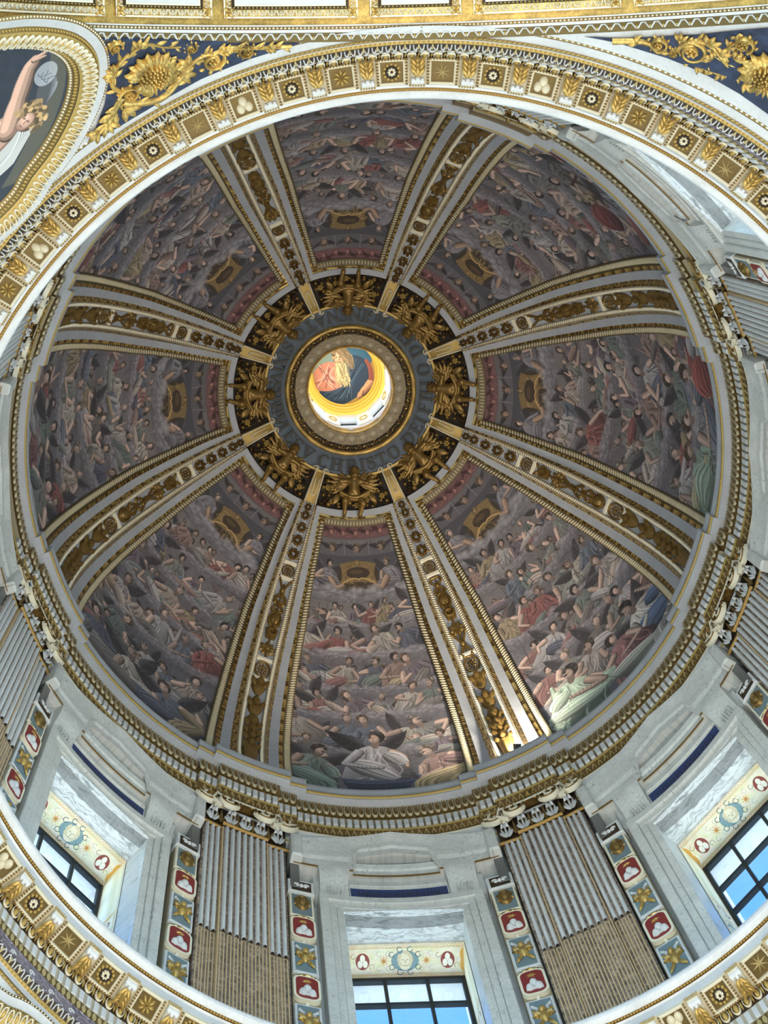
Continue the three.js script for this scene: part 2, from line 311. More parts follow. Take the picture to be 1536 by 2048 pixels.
function head(c, x, y, s, turn, skin, hair) { // s is head height
  c.save(); c.translate(x, y); c.rotate(turn * 0.35);
  c.fillStyle = rgb(hair, 0.62); c.beginPath(); c.ellipse(-turn * s * 0.12, -s * 0.06, s * 0.42, s * 0.48, 0, 0, 7); c.fill();
  const hx = turn * s * 0.1, g = c.createRadialGradient(hx - s * 0.12, -s * 0.04, s * 0.04, hx, s * 0.06, s * 0.44); g.addColorStop(0, rgb(skin, 1.22)); g.addColorStop(0.55, rgb(skin, 0.95)); g.addColorStop(1, rgb(skin, 0.5));
  c.fillStyle = g; c.beginPath(); c.ellipse(hx, s * 0.06, s * 0.28, s * 0.38, 0, 0, 7); c.fill();
  const fx = turn * s * 0.2; c.fillStyle = 'rgba(52,36,34,.5)'; for (const q of [-1, 1]) { c.beginPath(); c.ellipse(fx + q * s * 0.11, s * 0.0, s * 0.075, s * 0.04, q * 0.15, 0, 7); c.fill(); }
  c.strokeStyle = 'rgba(60,40,36,.5)'; c.lineWidth = Math.max(0.7, s * 0.045); c.beginPath(); c.moveTo(fx + s * 0.03, 0); c.lineTo(fx + s * 0.05 + turn * s * 0.03, s * 0.17); c.moveTo(fx - s * 0.07, s * 0.27); c.quadraticCurveTo(fx, s * 0.25, fx + s * 0.09, s * 0.27); c.stroke();
  for (let i = 0; i < 16; i++) { const a = rr(2.9, 6.5); c.fillStyle = rgb(hair, rr(0.55, 1.35), 0.9); c.beginPath(); c.ellipse(-turn * s * 0.08 + Math.cos(a) * s * 0.33, -s * 0.04 + Math.sin(a) * s * 0.4, s * 0.11, s * 0.08, a, 0, 7); c.fill(); }
  c.restore();
}
function drape(c, x, y, w, h, ang, col, n = 7) { // a gathered sweep of cloth
  c.save(); c.translate(x, y); c.rotate(ang);
  const g = c.createLinearGradient(0, -h / 2, 0, h / 2); g.addColorStop(0, rgb(col, 1.3)); g.addColorStop(0.5, rgb(col, 0.95)); g.addColorStop(1, rgb(col, 0.42)); c.fillStyle = g;
  c.beginPath(); c.moveTo(-w / 2, -h * 0.1); c.bezierCurveTo(-w * 0.3, -h * 0.7, w * 0.2, -h * 0.6, w / 2, -h * 0.15); c.bezierCurveTo(w * 0.45, h * 0.4, -w * 0.1, h * 0.75, -w * 0.46, h * 0.35); c.fill();
  for (let i = 0; i < n; i++) { const t = i / n - 0.5; c.strokeStyle = i % 2 ? rgb(col, 0.55, 0.6) : rgb(col, 1.35, 0.5); c.lineWidth = Math.max(1, h * rr(0.03, 0.08)); c.beginPath(); c.moveTo(-w * 0.42, t * h * 0.5 + h * 0.1); c.bezierCurveTo(-w * 0.1, t * h * 1.2 - h * 0.2, w * 0.15, t * h * 0.9 + rr(-0.2, 0.2) * h, w * 0.42, t * h * 0.5 - h * 0.06); c.stroke(); }
  c.restore();
}
function figure(c, x0, y0, s, o = {}) { // half figure, s its height, x0 y0 the chest
  const col = o.col ?? ROBES[Math.floor(rnd() * ROBES.length)], turn = o.turn ?? rr(-1, 1), sk = rr(0.8, 1.08), skin = o.skin ?? [182 * sk, 150 * sk, 132 * sk], hair = o.hair ?? [[72, 56, 46], [96, 76, 56], [122, 110, 98], [54, 46, 44]][Math.floor(rnd() * 4)], lean = o.lean ?? rr(-0.4, 0.4);
  c.save(); c.translate(x0, y0); c.rotate(o.rot ?? rr(-0.28, 0.28)); const x = 0, y = 0;
  if (o.wing ?? rnd() < 0.28) { const wc = o.wcol ?? [92, 88, 90]; for (const q of [1, -1]) { c.save(); c.scale(q, 1); wing(c, -s * 0.1, -s * 0.1, s * rr(0.5, 0.66), Math.PI + 0.8 + rr(-0.25, 0.25), wc); c.restore(); } }
  const g = c.createLinearGradient(-s * 0.4, -s * 0.25, s * 0.4, s * 0.5); g.addColorStop(0, rgb(col, 1.3)); g.addColorStop(0.4, rgb(col, 0.95)); g.addColorStop(1, rgb(col, 0.36)); c.fillStyle = g;
  const lx = lean * s * 0.22; c.beginPath(); c.moveTo(lx - s * 0.06, -s * 0.25); c.bezierCurveTo(lx - s * 0.26, -s * 0.22, -s * 0.32, s * 0.02, -s * rr(0.34, 0.52), s * 0.5); c.lineTo(s * rr(0.34, 0.52), s * 0.52); c.bezierCurveTo(s * 0.34, s * 0.04, lx + s * 0.26, -s * 0.22, lx + s * 0.06, -s * 0.25); c.fill();
  for (let i = 0; i < 14; i++) { const u = rr(-0.34, 0.36); c.strokeStyle = i % 2 ? rgb(col, 0.5, 0.6) : rgb(col, 1.38, 0.5); c.lineWidth = s * rr(0.008, 0.028); c.beginPath(); c.moveTo(lx + u * s * 0.45, -s * rr(0.02, 0.2)); c.bezierCurveTo(u * s + rr(-0.1, 0.1) * s, s * 0.05, (u + rr(-0.4, 0.4)) * s, s * 0.22, (u * 1.3 + rr(-0.2, 0.2)) * s, s * 0.5); c.stroke(); }
  if (o.sash || rnd() < 0.55) drape(c, rr(-0.12, 0.12) * s, s * rr(0.12, 0.32), s * rr(0.6, 0.9), s * rr(0.26, 0.42), rr(-0.7, 0.7), o.sash ?? ROBES[Math.floor(rnd() * ROBES.length)]);
  const sg = rnd() < 0.5 ? -1 : 1, bare = rnd() < 0.6;
  limb(c, [[lx - sg * s * 0.2, -s * 0.13], [-sg * s * rr(0.26, 0.36), s * rr(0.04, 0.16)], [-sg * s * rr(-0.12, 0.18), s * rr(-0.04, 0.22)]], s * 0.11, s * 0.055, bare ? skin : col);
  if (o.arm !== false) limb(c, [[lx + sg * s * 0.2, -s * 0.13], [sg * s * rr(0.28, 0.4), s * rr(-0.06, 0.12)], [sg * s * rr(0.05, 0.5), -s * rr(-0.25, 0.36)]], s * 0.11, s * 0.05, rnd() < 0.75 ? skin : col);
  if (o.sash && o.arm !== false) drape(c, sg * s * 0.24, s * 0.02, s * 0.36, s * 0.22, sg * 0.9, o.sash, 5);
  c.fillStyle = rgb(skin, 0.66); c.beginPath(); c.ellipse(lx * 1.1, -s * 0.28, s * 0.05, s * 0.08, 0, 0, 7); c.fill();
  head(c, lx * 1.3, -s * 0.41, s * 0.235, turn, skin, hair);
  c.restore();
}
function cloud(c, x0, x1, y, h, tone, slope = 0) {
  for (let p = 0; p < 3; p++) for (let x = x0; x < x1; x += h * 0.34) {
    const q = h * rr(0.24, 0.6), yy = y + slope * (x - x0) + h * (p - 1) * 0.24 + rr(-0.14, 0.14) * h, g = c.createRadialGradient(x, yy - q * 0.5, q * 0.05, x, yy, q); g.addColorStop(0, rgb(tone, 1.16 - p * 0.14, 0.8)); g.addColorStop(0.6, rgb(tone, 0.86 - p * 0.12, 0.55)); g.addColorStop(1, rgb(tone, 0.5, 0));
    c.fillStyle = g; c.beginPath(); c.ellipse(x, yy, q * 1.7, q, slope, 0, 7); c.fill();
  }
  for (let k = 0; k < 3; k++) { c.strokeStyle = ['rgba(182,178,182,.45)', 'rgba(58,54,60,.5)', 'rgba(150,146,150,.4)'][k]; c.lineWidth = [2.5, 4, 2][k]; const ph = rr(0, 6); c.beginPath(); for (let x = x0; x < x1; x += 10) c.lineTo(x, y + slope * (x - x0) - h * [0.3, -0.34, 0.06][k] + (Math.sin(x * 0.045 + ph) + 0.6 * Math.sin(x * 0.021 + ph * 2)) * h * 0.12); c.stroke(); }
}
function fresco(k) {
  seed = 100 + k * 977;
  const [cv, c] = canvas(PW, PH), Y = (e) => (1 - e / ETOP) * PH, XH = (e) => halfAz(B5, e) * Math.cos(e * D) * RM * PXM;
  c.fillStyle = '#6c6868'; c.fillRect(0, 0, PW, PH);
  for (let i = 0; i < 260; i++) { const q = rr(20, 90), t = rr(0.4, 1.25); c.fillStyle = rgb([108, 102, 108], t, 0.22); c.beginPath(); c.ellipse(rr(0, PW), rr(0, PH), q * 1.6, q, rr(-0.5, 0.5), 0, 7); c.fill(); }
  const band = (e0, e1, col, a = 1) => { c.fillStyle = rgb(col, 1, a); c.fillRect(0, Y(e1), PW, Y(e0) - Y(e1)); };
  // red seraphs along the top edge, heads between wings below them
  band(60, 62.4, [106, 66, 66]);
  for (let i = -3; i <= 3; i++) { const x = PW / 2 + i * XH(61) / 2.7, y = Y(61.1) + rr(-4, 4); wing(c, x, y, 44, -0.5 + rr(-0.3, 0.3), [134, 72, 70]); wing(c, x, y, 44, Math.PI + 0.5 + rr(-0.3, 0.3), [104, 54, 54]); head(c, x, y, 27, rr(-1, 1), [158, 104, 94], [112, 60, 56]); c.strokeStyle = 'rgba(160,96,90,.6)'; c.lineWidth = 3; c.beginPath(); c.arc(x + 20, y + 6, 10, 0, 4.5); c.stroke(); }
  band(56.6, 60, [86, 82, 88]); c.strokeStyle = 'rgba(52,50,56,.85)'; c.lineWidth = 4; c.beginPath(); c.moveTo(0, Y(56.6)); c.quadraticCurveTo(PW / 2, Y(56.4) + rr(-6, 6), PW, Y(56.6)); c.stroke();
  for (let i = -1; i <= 1; i++) { const x = PW / 2 + i * XH(58) * 0.66, y = Y(58.1), t = rr(0.75, 1.1); c.fillStyle = rgb([112, 106, 104], t, 0.7); c.beginPath(); c.moveTo(x - XH(58) * 0.3, Y(59.8)); c.lineTo(x + XH(58) * 0.3, Y(59.8)); c.lineTo(x, Y(56.8)); c.fill(); wing(c, x, y + 4, 56, -0.4, [96, 92, 100]); wing(c, x, y + 4, 56, Math.PI + 0.4, [74, 70, 78]); head(c, x, y, 42, rr(-1, 1), [138, 110, 90], [86, 68, 54]); c.strokeStyle = 'rgba(150,148,152,.5)'; c.lineWidth = 3; c.beginPath(); c.moveTo(x + XH(58) * 0.33, Y(60)); c.lineTo(x + XH(58) * (0.33 + rr(-0.04, 0.04)), Y(56.8)); c.stroke(); }
  // a painted golden cartouche held by two figures on a cloud
  band(48.5, 56.6, [66, 66, 74]);
  for (const sg of [-1, 1]) figure(c, PW / 2 + sg * XH(52) * 0.74, Y(52.4), 140, { turn: -sg, col: [116, 114, 120], arm: false, wing: true, rot: -sg * 0.1, sash: [104, 100, 108] });
  { const x = PW / 2, y = Y(52.8), w = XH(52) * 0.42, gold = [134, 104, 52];
    c.fillStyle = rgb([58, 44, 30]); c.beginPath(); c.ellipse(x, y + 4, w * 1.12, 68, 0, 0, 7); c.fill();
    c.fillStyle = rgb(gold, 0.9); c.beginPath(); c.moveTo(x - w, y - 44); c.quadraticCurveTo(x, y - 78, x + w, y - 44); c.quadraticCurveTo(x + w * 0.72, y, x + w * 1.05, y + 44); c.quadraticCurveTo(x, y + 16, x - w * 1.05, y + 44); c.quadraticCurveTo(x - w * 0.72, y, x - w, y - 44); c.fill();
    for (let i = 0; i < 40; i++) { c.strokeStyle = rgb(gold, rr(0.45, 1.5), 0.6); c.lineWidth = rr(2, 5); const a = rr(0, 6.3), q = rr(0.6, 1); c.beginPath(); c.arc(x + Math.cos(a) * w * 0.85 * q, y + Math.sin(a) * 44 * q, rr(5, 16), a, a + 2.5); c.stroke(); }
    c.fillStyle = rgb([58, 42, 26]); c.beginPath(); c.ellipse(x, y - 8, w * 0.62, 27, 0, 0, 7); c.fill(); c.fillStyle = rgb([92, 68, 38], 1, 0.7); c.beginPath(); c.ellipse(x - w * 0.1, y - 14, w * 0.36, 10, 0, 0, 7); c.fill();
    c.strokeStyle = rgb(gold, 1.5); c.lineWidth = 5; c.beginPath(); c.moveTo(x - w * 0.9, y + 40); c.quadraticCurveTo(x - w * 0.3, y + 2, x, y + 20); c.quadraticCurveTo(x + w * 0.3, y + 2, x + w * 0.9, y + 40); c.stroke();
    head(c, x, y - 52, 28, 0, [146, 114, 62], [112, 86, 44]); for (const sg of [-1, 1]) limb(c, [[x + sg * XH(52) * 0.64, y + 20], [x + sg * XH(52) * 0.52, y + 60], [x + sg * w * 0.85, y + 46]], 24, 15, [152, 120, 96]);
    for (let i = 0; i < 7; i++) { c.strokeStyle = rgb([104, 78, 46], rr(0.6, 1.4)); c.lineWidth = 8; c.beginPath(); c.moveTo(x + (i - 3) * w * 0.24, y + 46); c.quadraticCurveTo(x + (i - 3) * w * 0.3, y + 66, x + (i - 3) * w * 0.26, y + 84); c.stroke(); } }
  cloud(c, -20, PW + 20, Y(48.0), 78, [146, 144, 150]);
  // crowded rows of saints and angels on cloud banks
  const rows = k === 0 ? [[41.5, 47, 140], [35, 41.5, 170], [27.3, 35, 200], [20.5, 27.3, 190], [11, 20.5, 250]] : [[41, 47, 150], [34, 41, 172], [26.5, 34, 190], [18.5, 26.5, 210], [9, 18.5, 240]];
  const tone = [[150, 136, 128], [132, 124, 122], [112, 106, 110], [104, 100, 108], [100, 98, 108], [100, 98, 108]];
  rows.forEach(([e0, e1, s], r) => {
    const half = XH((e0 + e1) / 2), slope = k === 0 ? rr(-0.03, 0.03) : rr(-0.2, 0.2); band(e0, e1, tone[r], 0.5); c.save();
    const yc = (x) => slope * (x - PW / 2), back = Math.round(half * 2 / (s * 0.38));
    for (let i = 0; i < back; i++) { const x = PW / 2 - half + (i + rr(0, 1)) * 2 * half / back; if (rnd() < 0.5) figure(c, x, Y(e1) + s * rr(0.42, 0.6) + yc(x), s * rr(0.6, 0.8), { skin: [138, 112, 100], wing: rnd() < 0.4 }); else head(c, x, Y(e1) + s * rr(0.2, 0.4) + yc(x), s * rr(0.18, 0.23), rr(-1, 1), [128, 104, 92], [66, 54, 48]); }
    c.fillStyle = rgb([60, 56, 62], 1, 0.16); c.fillRect(0, Y(e1), PW, Y(e0) - Y(e1));
    const n = Math.max(4, Math.round(half * 2 / (s * 0.52))); for (let i = 0; i < n; i++) { const x = PW / 2 - half + (i + 0.5 + rr(-0.3, 0.3)) * 2 * half / n; figure(c, x, lerp(Y(e0), Y(e1), 0.5) + yc(x) + rr(-0.1, 0.1) * s, s * rr(0.8, 1.12), { rot: rr(-0.55, 0.55) }); }
    for (let i = 0; i < 5; i++) drape(c, PW / 2 + rr(-1, 1) * half, lerp(Y(e0), Y(e1), rr(0.05, 0.4)), s * rr(0.4, 0.8), s * rr(0.14, 0.26), rr(-0.8, 0.8), ROBES[Math.floor(rnd() * ROBES.length)], 5);
    if (r === 0 || rnd() < 0.5) for (let i = 0; i < 3; i++) { const x = PW / 2 + rr(-1, 1) * half; c.strokeStyle = 'rgba(70,58,52,.75)'; c.lineWidth = 3; c.beginPath(); c.moveTo(x, Y(e1) + 6); c.lineTo(x + rr(-40, 40), Y(e0)); c.stroke(); }
    c.restore(); cloud(c, -20, PW + 20, Y(e0) - slope * PW / 2, 50 + r * 6, [138, 132, 140], slope);
  });
  // the large figures along the foot
  const big = (x, e, s, o) => figure(c, PW / 2 + x * XH(e), Y(e), s, { rot: 0, ...o });
  band(0, 8, [96, 98, 108], 0.7); if (k !== 1) { big(-0.8, 11, 190, { rot: 0.2 }); big(0.85, 11, 195, { rot: -0.2 }); }
  if (k === 0) { big(-0.74, 6, 290, { col: [110, 126, 114], turn: 1, wing: true, rot: 0.35, sash: [120, 140, 128] }); big(0.72, 5, 300, { col: [150, 118, 108], turn: -1, rot: -0.4, sash: [146, 112, 108], skin: [192, 156, 136] }); drape(c, PW / 2 - 250, Y(1.2), 240, 100, 0.5, [98, 124, 110], 8); drape(c, PW / 2 + 240, Y(0.8), 250, 100, -0.3, [168, 150, 100], 8); drape(c, PW / 2 + 10, Y(2.2), 290, 150, 0.1, [78, 92, 124], 12); big(0, 9.6, 320, { col: [166, 162, 164], wing: true, wcol: [64, 62, 68], turn: -0.9, sash: [172, 168, 168], skin: [190, 154, 128], rot: 0.05 }); }
  else if (k === 1) { big(-0.2, 11, 250, { rot: 0.3 }); big(0.7, 8, 330, { col: [188, 184, 172], sash: [78, 100, 136], turn: -1, rot: -0.4 }); big(0.2, 6.5, 260, { col: [160, 104, 102], rot: -0.3 }); drape(c, PW / 2 - 150, Y(2.4), 330, 150, -0.25, [160, 190, 162], 12); drape(c, PW / 2 + 80, Y(1.5), 240, 90, 0.2, [172, 178, 160], 6); big(-0.5, 7, 330, { col: [158, 188, 160], turn: -1, sash: [168, 196, 170], wing: false, rot: 0.35 }); }
  else if (k === 2) { big(-0.6, 6, 330, { col: [124, 146, 126], turn: 1, sash: [150, 148, 108], rot: 0.3 }); big(0.1, 7, 330, { col: [132, 128, 132], sash: [96, 104, 118], rot: -0.2 }); big(0.66, 6, 340, { col: [142, 66, 58], sash: [150, 150, 154], turn: -1, rot: -0.3 }); drape(c, PW * 0.16, Y(3), 150, 220, 0.2, [126, 150, 128], 8); drape(c, PW * 0.78, Y(4), 160, 200, -0.4, [146, 68, 58], 8); }
  else if (k === 3) { big(-0.4, 7, 300, { col: [118, 118, 128], rot: 0.3 }); big(0.4, 6, 320, { col: [104, 104, 112], sash: [112, 52, 50], rot: -0.3 }); drape(c, PW * 0.3, Y(14), 130, 170, 0.3, [112, 50, 50], 7); c.strokeStyle = 'rgba(58,40,34,.95)'; c.lineWidth = 14; c.beginPath(); c.moveTo(PW * 0.32, Y(7)); c.lineTo(PW * 0.66, Y(14)); c.moveTo(PW * 0.57, Y(15.5)); c.lineTo(PW * 0.62, Y(9.5)); c.stroke(); }
  else { for (let i = 0; i < 3; i++) big(-0.66 + i * 0.66 + rr(-0.1, 0.1), rr(5, 7), rr(280, 340), { sash: ROBES[Math.floor(rnd() * ROBES.length)], rot: rr(-0.4, 0.4) }); for (let i = 0; i < 4; i++) drape(c, rr(0.1, 0.9) * PW, Y(rr(0.5, 4)), rr(160, 280), rr(80, 140), rr(-0.5, 0.5), ROBES[Math.floor(rnd() * ROBES.length)], 8); }
  for (let i = 0; i < 1500; i++) { const x = rr(0, PW), y = rr(Y(50), PH), q = rr(8, 34), a = rr(0, 6.3); c.strokeStyle = rgb([124, 116, 120], rr(0.35, 1.5), 0.16); c.lineWidth = rr(1.5, 6); c.beginPath(); c.moveTo(x, y); c.quadraticCurveTo(x + q * Math.cos(a), y + q * Math.sin(a), x + q * 1.6 * Math.cos(a + 0.8), y + q * 1.6 * Math.sin(a + 0.8)); c.stroke(); }
  c.globalCompositeOperation = 'lighter'; c.fillStyle = 'rgb(20,20,21)'; c.fillRect(0, 0, PW, PH); c.globalCompositeOperation = 'multiply'; c.fillStyle = 'rgb(240,234,236)'; c.fillRect(0, 0, PW, PH); c.globalCompositeOperation = 'saturation'; c.globalAlpha = 0.22; c.fillStyle = '#808080'; c.fillRect(0, 0, PW, PH); c.globalAlpha = 1; c.globalCompositeOperation = 'source-over';
  return mat({ map: tex(cv), roughness: 0.85 });
}
{
  const half = (B) => (e) => halfAz(B, e), F5 = half(B5), F4 = half(B4), F3 = half(B3), F2 = half(B2);
  const yOf = (e) => e * DEG;
  const base = [0, Yh(4.66), -1.0 * S];
  // flat strip between two azimuth functions, both sides of the panel
  const side = (mb, fa, za, fb, zb, e0, e1, n = 40) => { for (const q of [-1, 1]) mb.grid((u, v) => { const e = lerp(e0, e1, v), t = q < 0 ? u : 1 - u, a = fa(e), b = fb(e); return [q * lerp(b, a, t), yOf(e), lerp(zb, za, t)]; }, 1, n, false); };
  const top = (mb, ea, za, eb, zb, f, n = 14) => mb.grid((u, v) => { const e = lerp(ea, eb, v); return [lerp(-f(e), f(e), u), yOf(e), lerp(za, zb, v)]; }, n, 1, false);
  const paintingGeo = (() => {
    const W = PW / PXM / 2, P = [], N = [], U = [], I = [], nx = 12, ny = 48, o = new Float64Array(12), w = panW();
    for (let j = 0; j <= ny; j++) for (let i = 0; i <= nx; i++) {
      const e = lerp(-5.3, ETOP + 0.1, j / ny), a = lerp(-1, 1, i / nx) * F5(e) * 1.01; w(a, yOf(e), 0.0, o);
      P.push(o[0] - base[0], o[1] - base[1], o[2] - base[2]); N.push(o[9], o[10], o[11]); U.push(0.5 + a * Math.cos(e * D) * RM / (2 * W), clamp(e / ETOP, 0, 1));
    }
    for (let j = 0; j < ny; j++) for (let i = 0; i < nx; i++) { const a = j * (nx + 1) + i, b = a + nx + 1; I.push(a, a + 1, b + 1, a, b + 1, b); }
    const g = new THREE.BufferGeometry(); g.setAttribute('position', new THREE.Float32BufferAttribute(P, 3)); g.setAttribute('normal', new THREE.Float32BufferAttribute(N, 3)); g.setAttribute('uv', new THREE.Float32BufferAttribute(U, 2)); g.setIndex(I); return g;
  })();
  const mould = new MB(), eggs = new MB(), fillet = new MB(), border = new MB(), corner = [new MB(), new MB()];
  side(mould, F5, 0.0, F5, 0.035, -5.3, ETOP); side(mould, F5, 0.035, F4, 0.075, -5.3, EF); top(mould, ETOP, 0, ETOP, 0.035, F5); top(mould, ETOP, 0.035, EF, 0.075, F4);
  side(fillet, F4, 0.075, F4, 0.1, -5.3, EF); side(fillet, F4, 0.1, F3, 0.1, -5.3, EW); top(fillet, EF, 0.075, EF, 0.1, F4); top(fillet, EF, 0.1, EW, 0.1, F3);
  side(border, F3, 0.1, F3, 0.125, -5.3, EW); side(border, F3, 0.125, F2, 0.125, -5.3, EI); top(border, EW, 0.1, EW, 0.125, F3); top(border, EW, 0.125, EI, 0.125, F2); top(border, EI, 0.125, EI, -0.05, F2);
  // slanted tongues of the moulding; azimuth is stretched by the radius so that each keeps its width
  const tongue = (az, e, wid, len, ang) => { const k = RM * Math.cos(e * D), m = new MB(); m.dome(0, 0, wid, len, 0.035, 6, 2, ang); const o = eggs.p.length; for (let i = 0; i < m.p.length; i += 3) { eggs.p.push(az + m.p[i] / k, yOf(e) + m.p[i + 1], 0.055 + m.p[i + 2]); eggs.n.push(m.n[i], m.n[i + 1], m.n[i + 2]); eggs.u.push(m.p[i], m.p[i + 1]); } };
  for (const q of [-1, 1]) for (let e = -5; e < EF - 0.6; e += 0.62) { const w = (F4(e) - F5(e)) * RM * Math.cos(e * D); tongue(q * (F4(e) + F5(e)) / 2, e, 0.024, w * 0.46, q * 1.15); }
  { const e = (ETOP + EF) / 2, f = F5(e), n = Math.round(2 * f * RM * Math.cos(e * D) / 0.068); for (let i = 0; i <= n; i++) tongue(lerp(-f, f, i / n), e, 0.024, 0.058, 0); }
  for (const q of [-1, 1]) { const e = (ETOP + EF) / 2, k = RM * Math.cos(e * D), a = q * (F4(e) + F5(e)) / 2; const m = new MB(); for (let i = 0; i < 4; i++) m.leaf(0, 0, 0.085, 0.06, i * Math.PI / 2 + 0.78, 0.05); for (let i = 0; i < m.p.length; i += 3) { corner[q < 0 ? 0 : 1].p.push(a + m.p[i] / k, yOf(e) + m.p[i + 1], 0.07 + m.p[i + 2]); corner[q < 0 ? 0 : 1].n.push(m.n[i], m.n[i + 1], m.n[i + 2]); corner[q < 0 ? 0 : 1].u.push(m.p[i], m.p[i + 1]); } }
  const G = [mould, eggs, fillet, border, ...corner].map((m) => m.geo(panW(), base));
  const what = ['a winged angel in white and blue', 'a bent figure in pale green', 'green and red cloaked figures', 'a dark wooden cross', 'crowded grey cloud rows', 'slanting cloud rows', 'standing saints in dull robes', 'crowded saints on dusky clouds'];
  for (let k = 0; k < 8; k++) {
    const t = thing('dome_fresco', 'fresco ' + POS[k] + ' with ' + what[k], 'fresco', polar(45 * k, 1.0, 4.66), -45 * k * D, 'frescoes between the ribs of the dome');
    mesh('painting', t, paintingGeo, fresco(k)); mesh('moulding', t, G[0], M.hollow); stuff(mesh('tongue_row', t, G[1], M.tongue)); mesh('gilded_fillet', t, G[2], M.giltworn); mesh('white_border', t, G[3], M.stucco); for (const q of [4, 5]) mesh('corner_leaf', t, G[q], M.antique);
  }
}
// ---------------------------------------------------------------- ribs
{
  const base = [0, Yh(4.66), -1.0 * S], w = ribW(), y = (e) => e * DEG, u = (B) => (e) => B(e) * S;
  const b0 = u(B0), b1 = u(B1), b2 = u(B2);
  const pairs = (mbs, fa, za, fb, zb, e0, e1, n = 36) => { for (const q of [-1, 1]) mbs[q < 0 ? 0 : 1].grid((s, v) => { const e = lerp(e0, e1, v), t = q < 0 ? 1 - s : s; return [q * lerp(fa(e), fb(e), t), y(e), lerp(za, zb, t)]; }, 1, n, false); };
  const ground = new MB().grid((s, v) => { const e = lerp(-5.3, 65.4, v); return [lerp(-1, 1, s) * b0(e), y(e), 0.15]; }, 2, 40, false);
  const goldband = [new MB(), new MB()]; pairs(goldband, b1, 0.215, b2, 0.125, -5.3, 65.4);
  const fascia = [new MB(), new MB()]; pairs(fascia, b0, 0.15, b0, 0.2, -5.3, 65.4); pairs(fascia, b0, 0.2, b1, 0.215, -5.3, 65.4);
  const beads = new MB(); for (const q of [-1, 1]) for (let e = -5; e < 65; e += 0.52) { const x = q * (b0(e) * 0.55 + b1(e) * 0.45), l = (b1(e) - b0(e)) * 0.42; beads.dome(x, y(e), l, 0.018, 0.035, 6, 2, q * 0.45, 0.2); }
  const g = {};
  const bake = (mb) => mb.geo(w, base);
  g.ground = bake(ground); g.gold = goldband.map(bake); g.fascia = fascia.map(bake); g.beads = bake(beads);
  const bar = (e) => { const m = new MB(), f = (e) => b0(e) * 1.02; m.box(-f(e), f(e), y(e) - 0.045, y(e) + 0.045, 0.15, 0.2, 0.015); return bake(m); };
  g.square = [48.8, 52.2, 24.6, 29.6].map(bar);
  const rosette = (e, r, squash = 1) => { const m = new MB(), Y0 = y(e); m.ring(0, Y0, r, r * 0.3, 0.05, 16, 0.15, r * squash); for (let i = 0; i < 8; i++) { const a = i * Math.PI / 4; m.dome(Math.cos(a) * r * 0.52, Y0 + Math.sin(a) * r * 0.52 * squash, r * 0.24, r * 0.2, 0.06, 6, 2, a, 0.15); } m.dome(0, Y0, r * 0.24, r * 0.24, 0.09, 7, 2, 0, 0.15); return bake(m); };
  g.rosette = [rosette(50.5, 0.125), rosette(27.1, 0.15, 1.35)];
  const bunch = (e, r) => { const m = new MB(); for (let i = 0; i < 5; i++) { const a = i * 1.257 + e; m.dome(Math.cos(a) * r * 0.55, y(e) + Math.sin(a) * r * 0.62, r * 0.34, r * 0.34, 0.08, 7, 2, 0, 0.15); m.ring(Math.cos(a) * r * 0.55, y(e) + Math.sin(a) * r * 0.62, r * 0.2, r * 0.12, 0.1, 7, 0.17); m.leaf(Math.cos(a + 0.6) * r * 0.4, y(e) + Math.sin(a + 0.6) * r * 0.4, r * 0.75, r * 0.42, a + 0.6, 0.06, 0.15); } return bake(m); };
  g.bunch = [[54.2, 0.14], [57.2, 0.13], [60.0, 0.12], [62.6, 0.11], [64.4, 0.09]].map(([e, r]) => bunch(e, r));
  const trophy = [ // four kinds of emblem on the long panels
    (e) => { const m = new MB(); for (const q of [-1, 1]) { m.tube([[-q * 0.13, y(e) - 0.28], [0, y(e)], [q * 0.13, y(e) + 0.28]], 0.05, 0.06, 0.16); m.leaf(q * 0.13, y(e) + 0.24, 0.16, 0.1, 1.57 - q * 0.5, 0.06, 0.16); m.leaf(-q * 0.13, y(e) - 0.24, 0.14, 0.1, -1.57 + q * 0.5, 0.06, 0.16); } m.dome(0, y(e), 0.07, 0.09, 0.1, 8, 2, 0, 0.15); return m; },
    (e) => { const m = new MB(); m.dome(0, y(e), 0.12, 0.15, 0.11, 10, 3, 0, 0.15); m.ring(0, y(e), 0.13, 0.05, 0.07, 12, 0.15, 0.17); for (let i = 0; i < 6; i++) m.leaf(0, y(e) + 0.12, 0.16, 0.08, 0.6 + i * 0.4, 0.06, 0.15); return m; },
    (e) => { const m = new MB(); for (let i = 0; i < 8; i++) m.leaf(0, y(e), 0.19, 0.11, i * 0.785 + 0.2, 0.08, 0.15); m.dome(0, y(e), 0.06, 0.06, 0.11, 8, 2, 0, 0.15); return m; },
    (e) => { const m = new MB(), r = []; for (let i = 0; i <= 24; i++) { const t = i / 24 * 2 * Math.PI; r.push([0.12 * Math.sin(t * 2), y(e) + 0.02 + 0.2 * Math.cos(t)]); } m.tube(r, 0.06, 0.06, 0.15); for (const q of [-1, 1]) m.leaf(0, y(e) - 0.1, 0.24, 0.1, -1.57 + q * 0.45, 0.05, 0.15); m.dome(0, y(e) + 0.02, 0.06, 0.07, 0.09, 8, 2, 0, 0.15); return m; },
    (e) => { const m = new MB(); m.poly([[-0.1, y(e) - 0.12], [0.1, y(e) - 0.12], [0.14, y(e) + 0.1], [0, y(e) + 0.17], [-0.14, y(e) + 0.1]], 0.15, 0.22); m.ring(0, y(e), 0.08, 0.04, 0.1, 10, 0.2); for (const q of [-1, 1]) m.leaf(0, y(e) + 0.12, 0.22, 0.08, 1.57 + q * 0.7, 0.07, 0.15); return m; },
  ].map((f) => f);
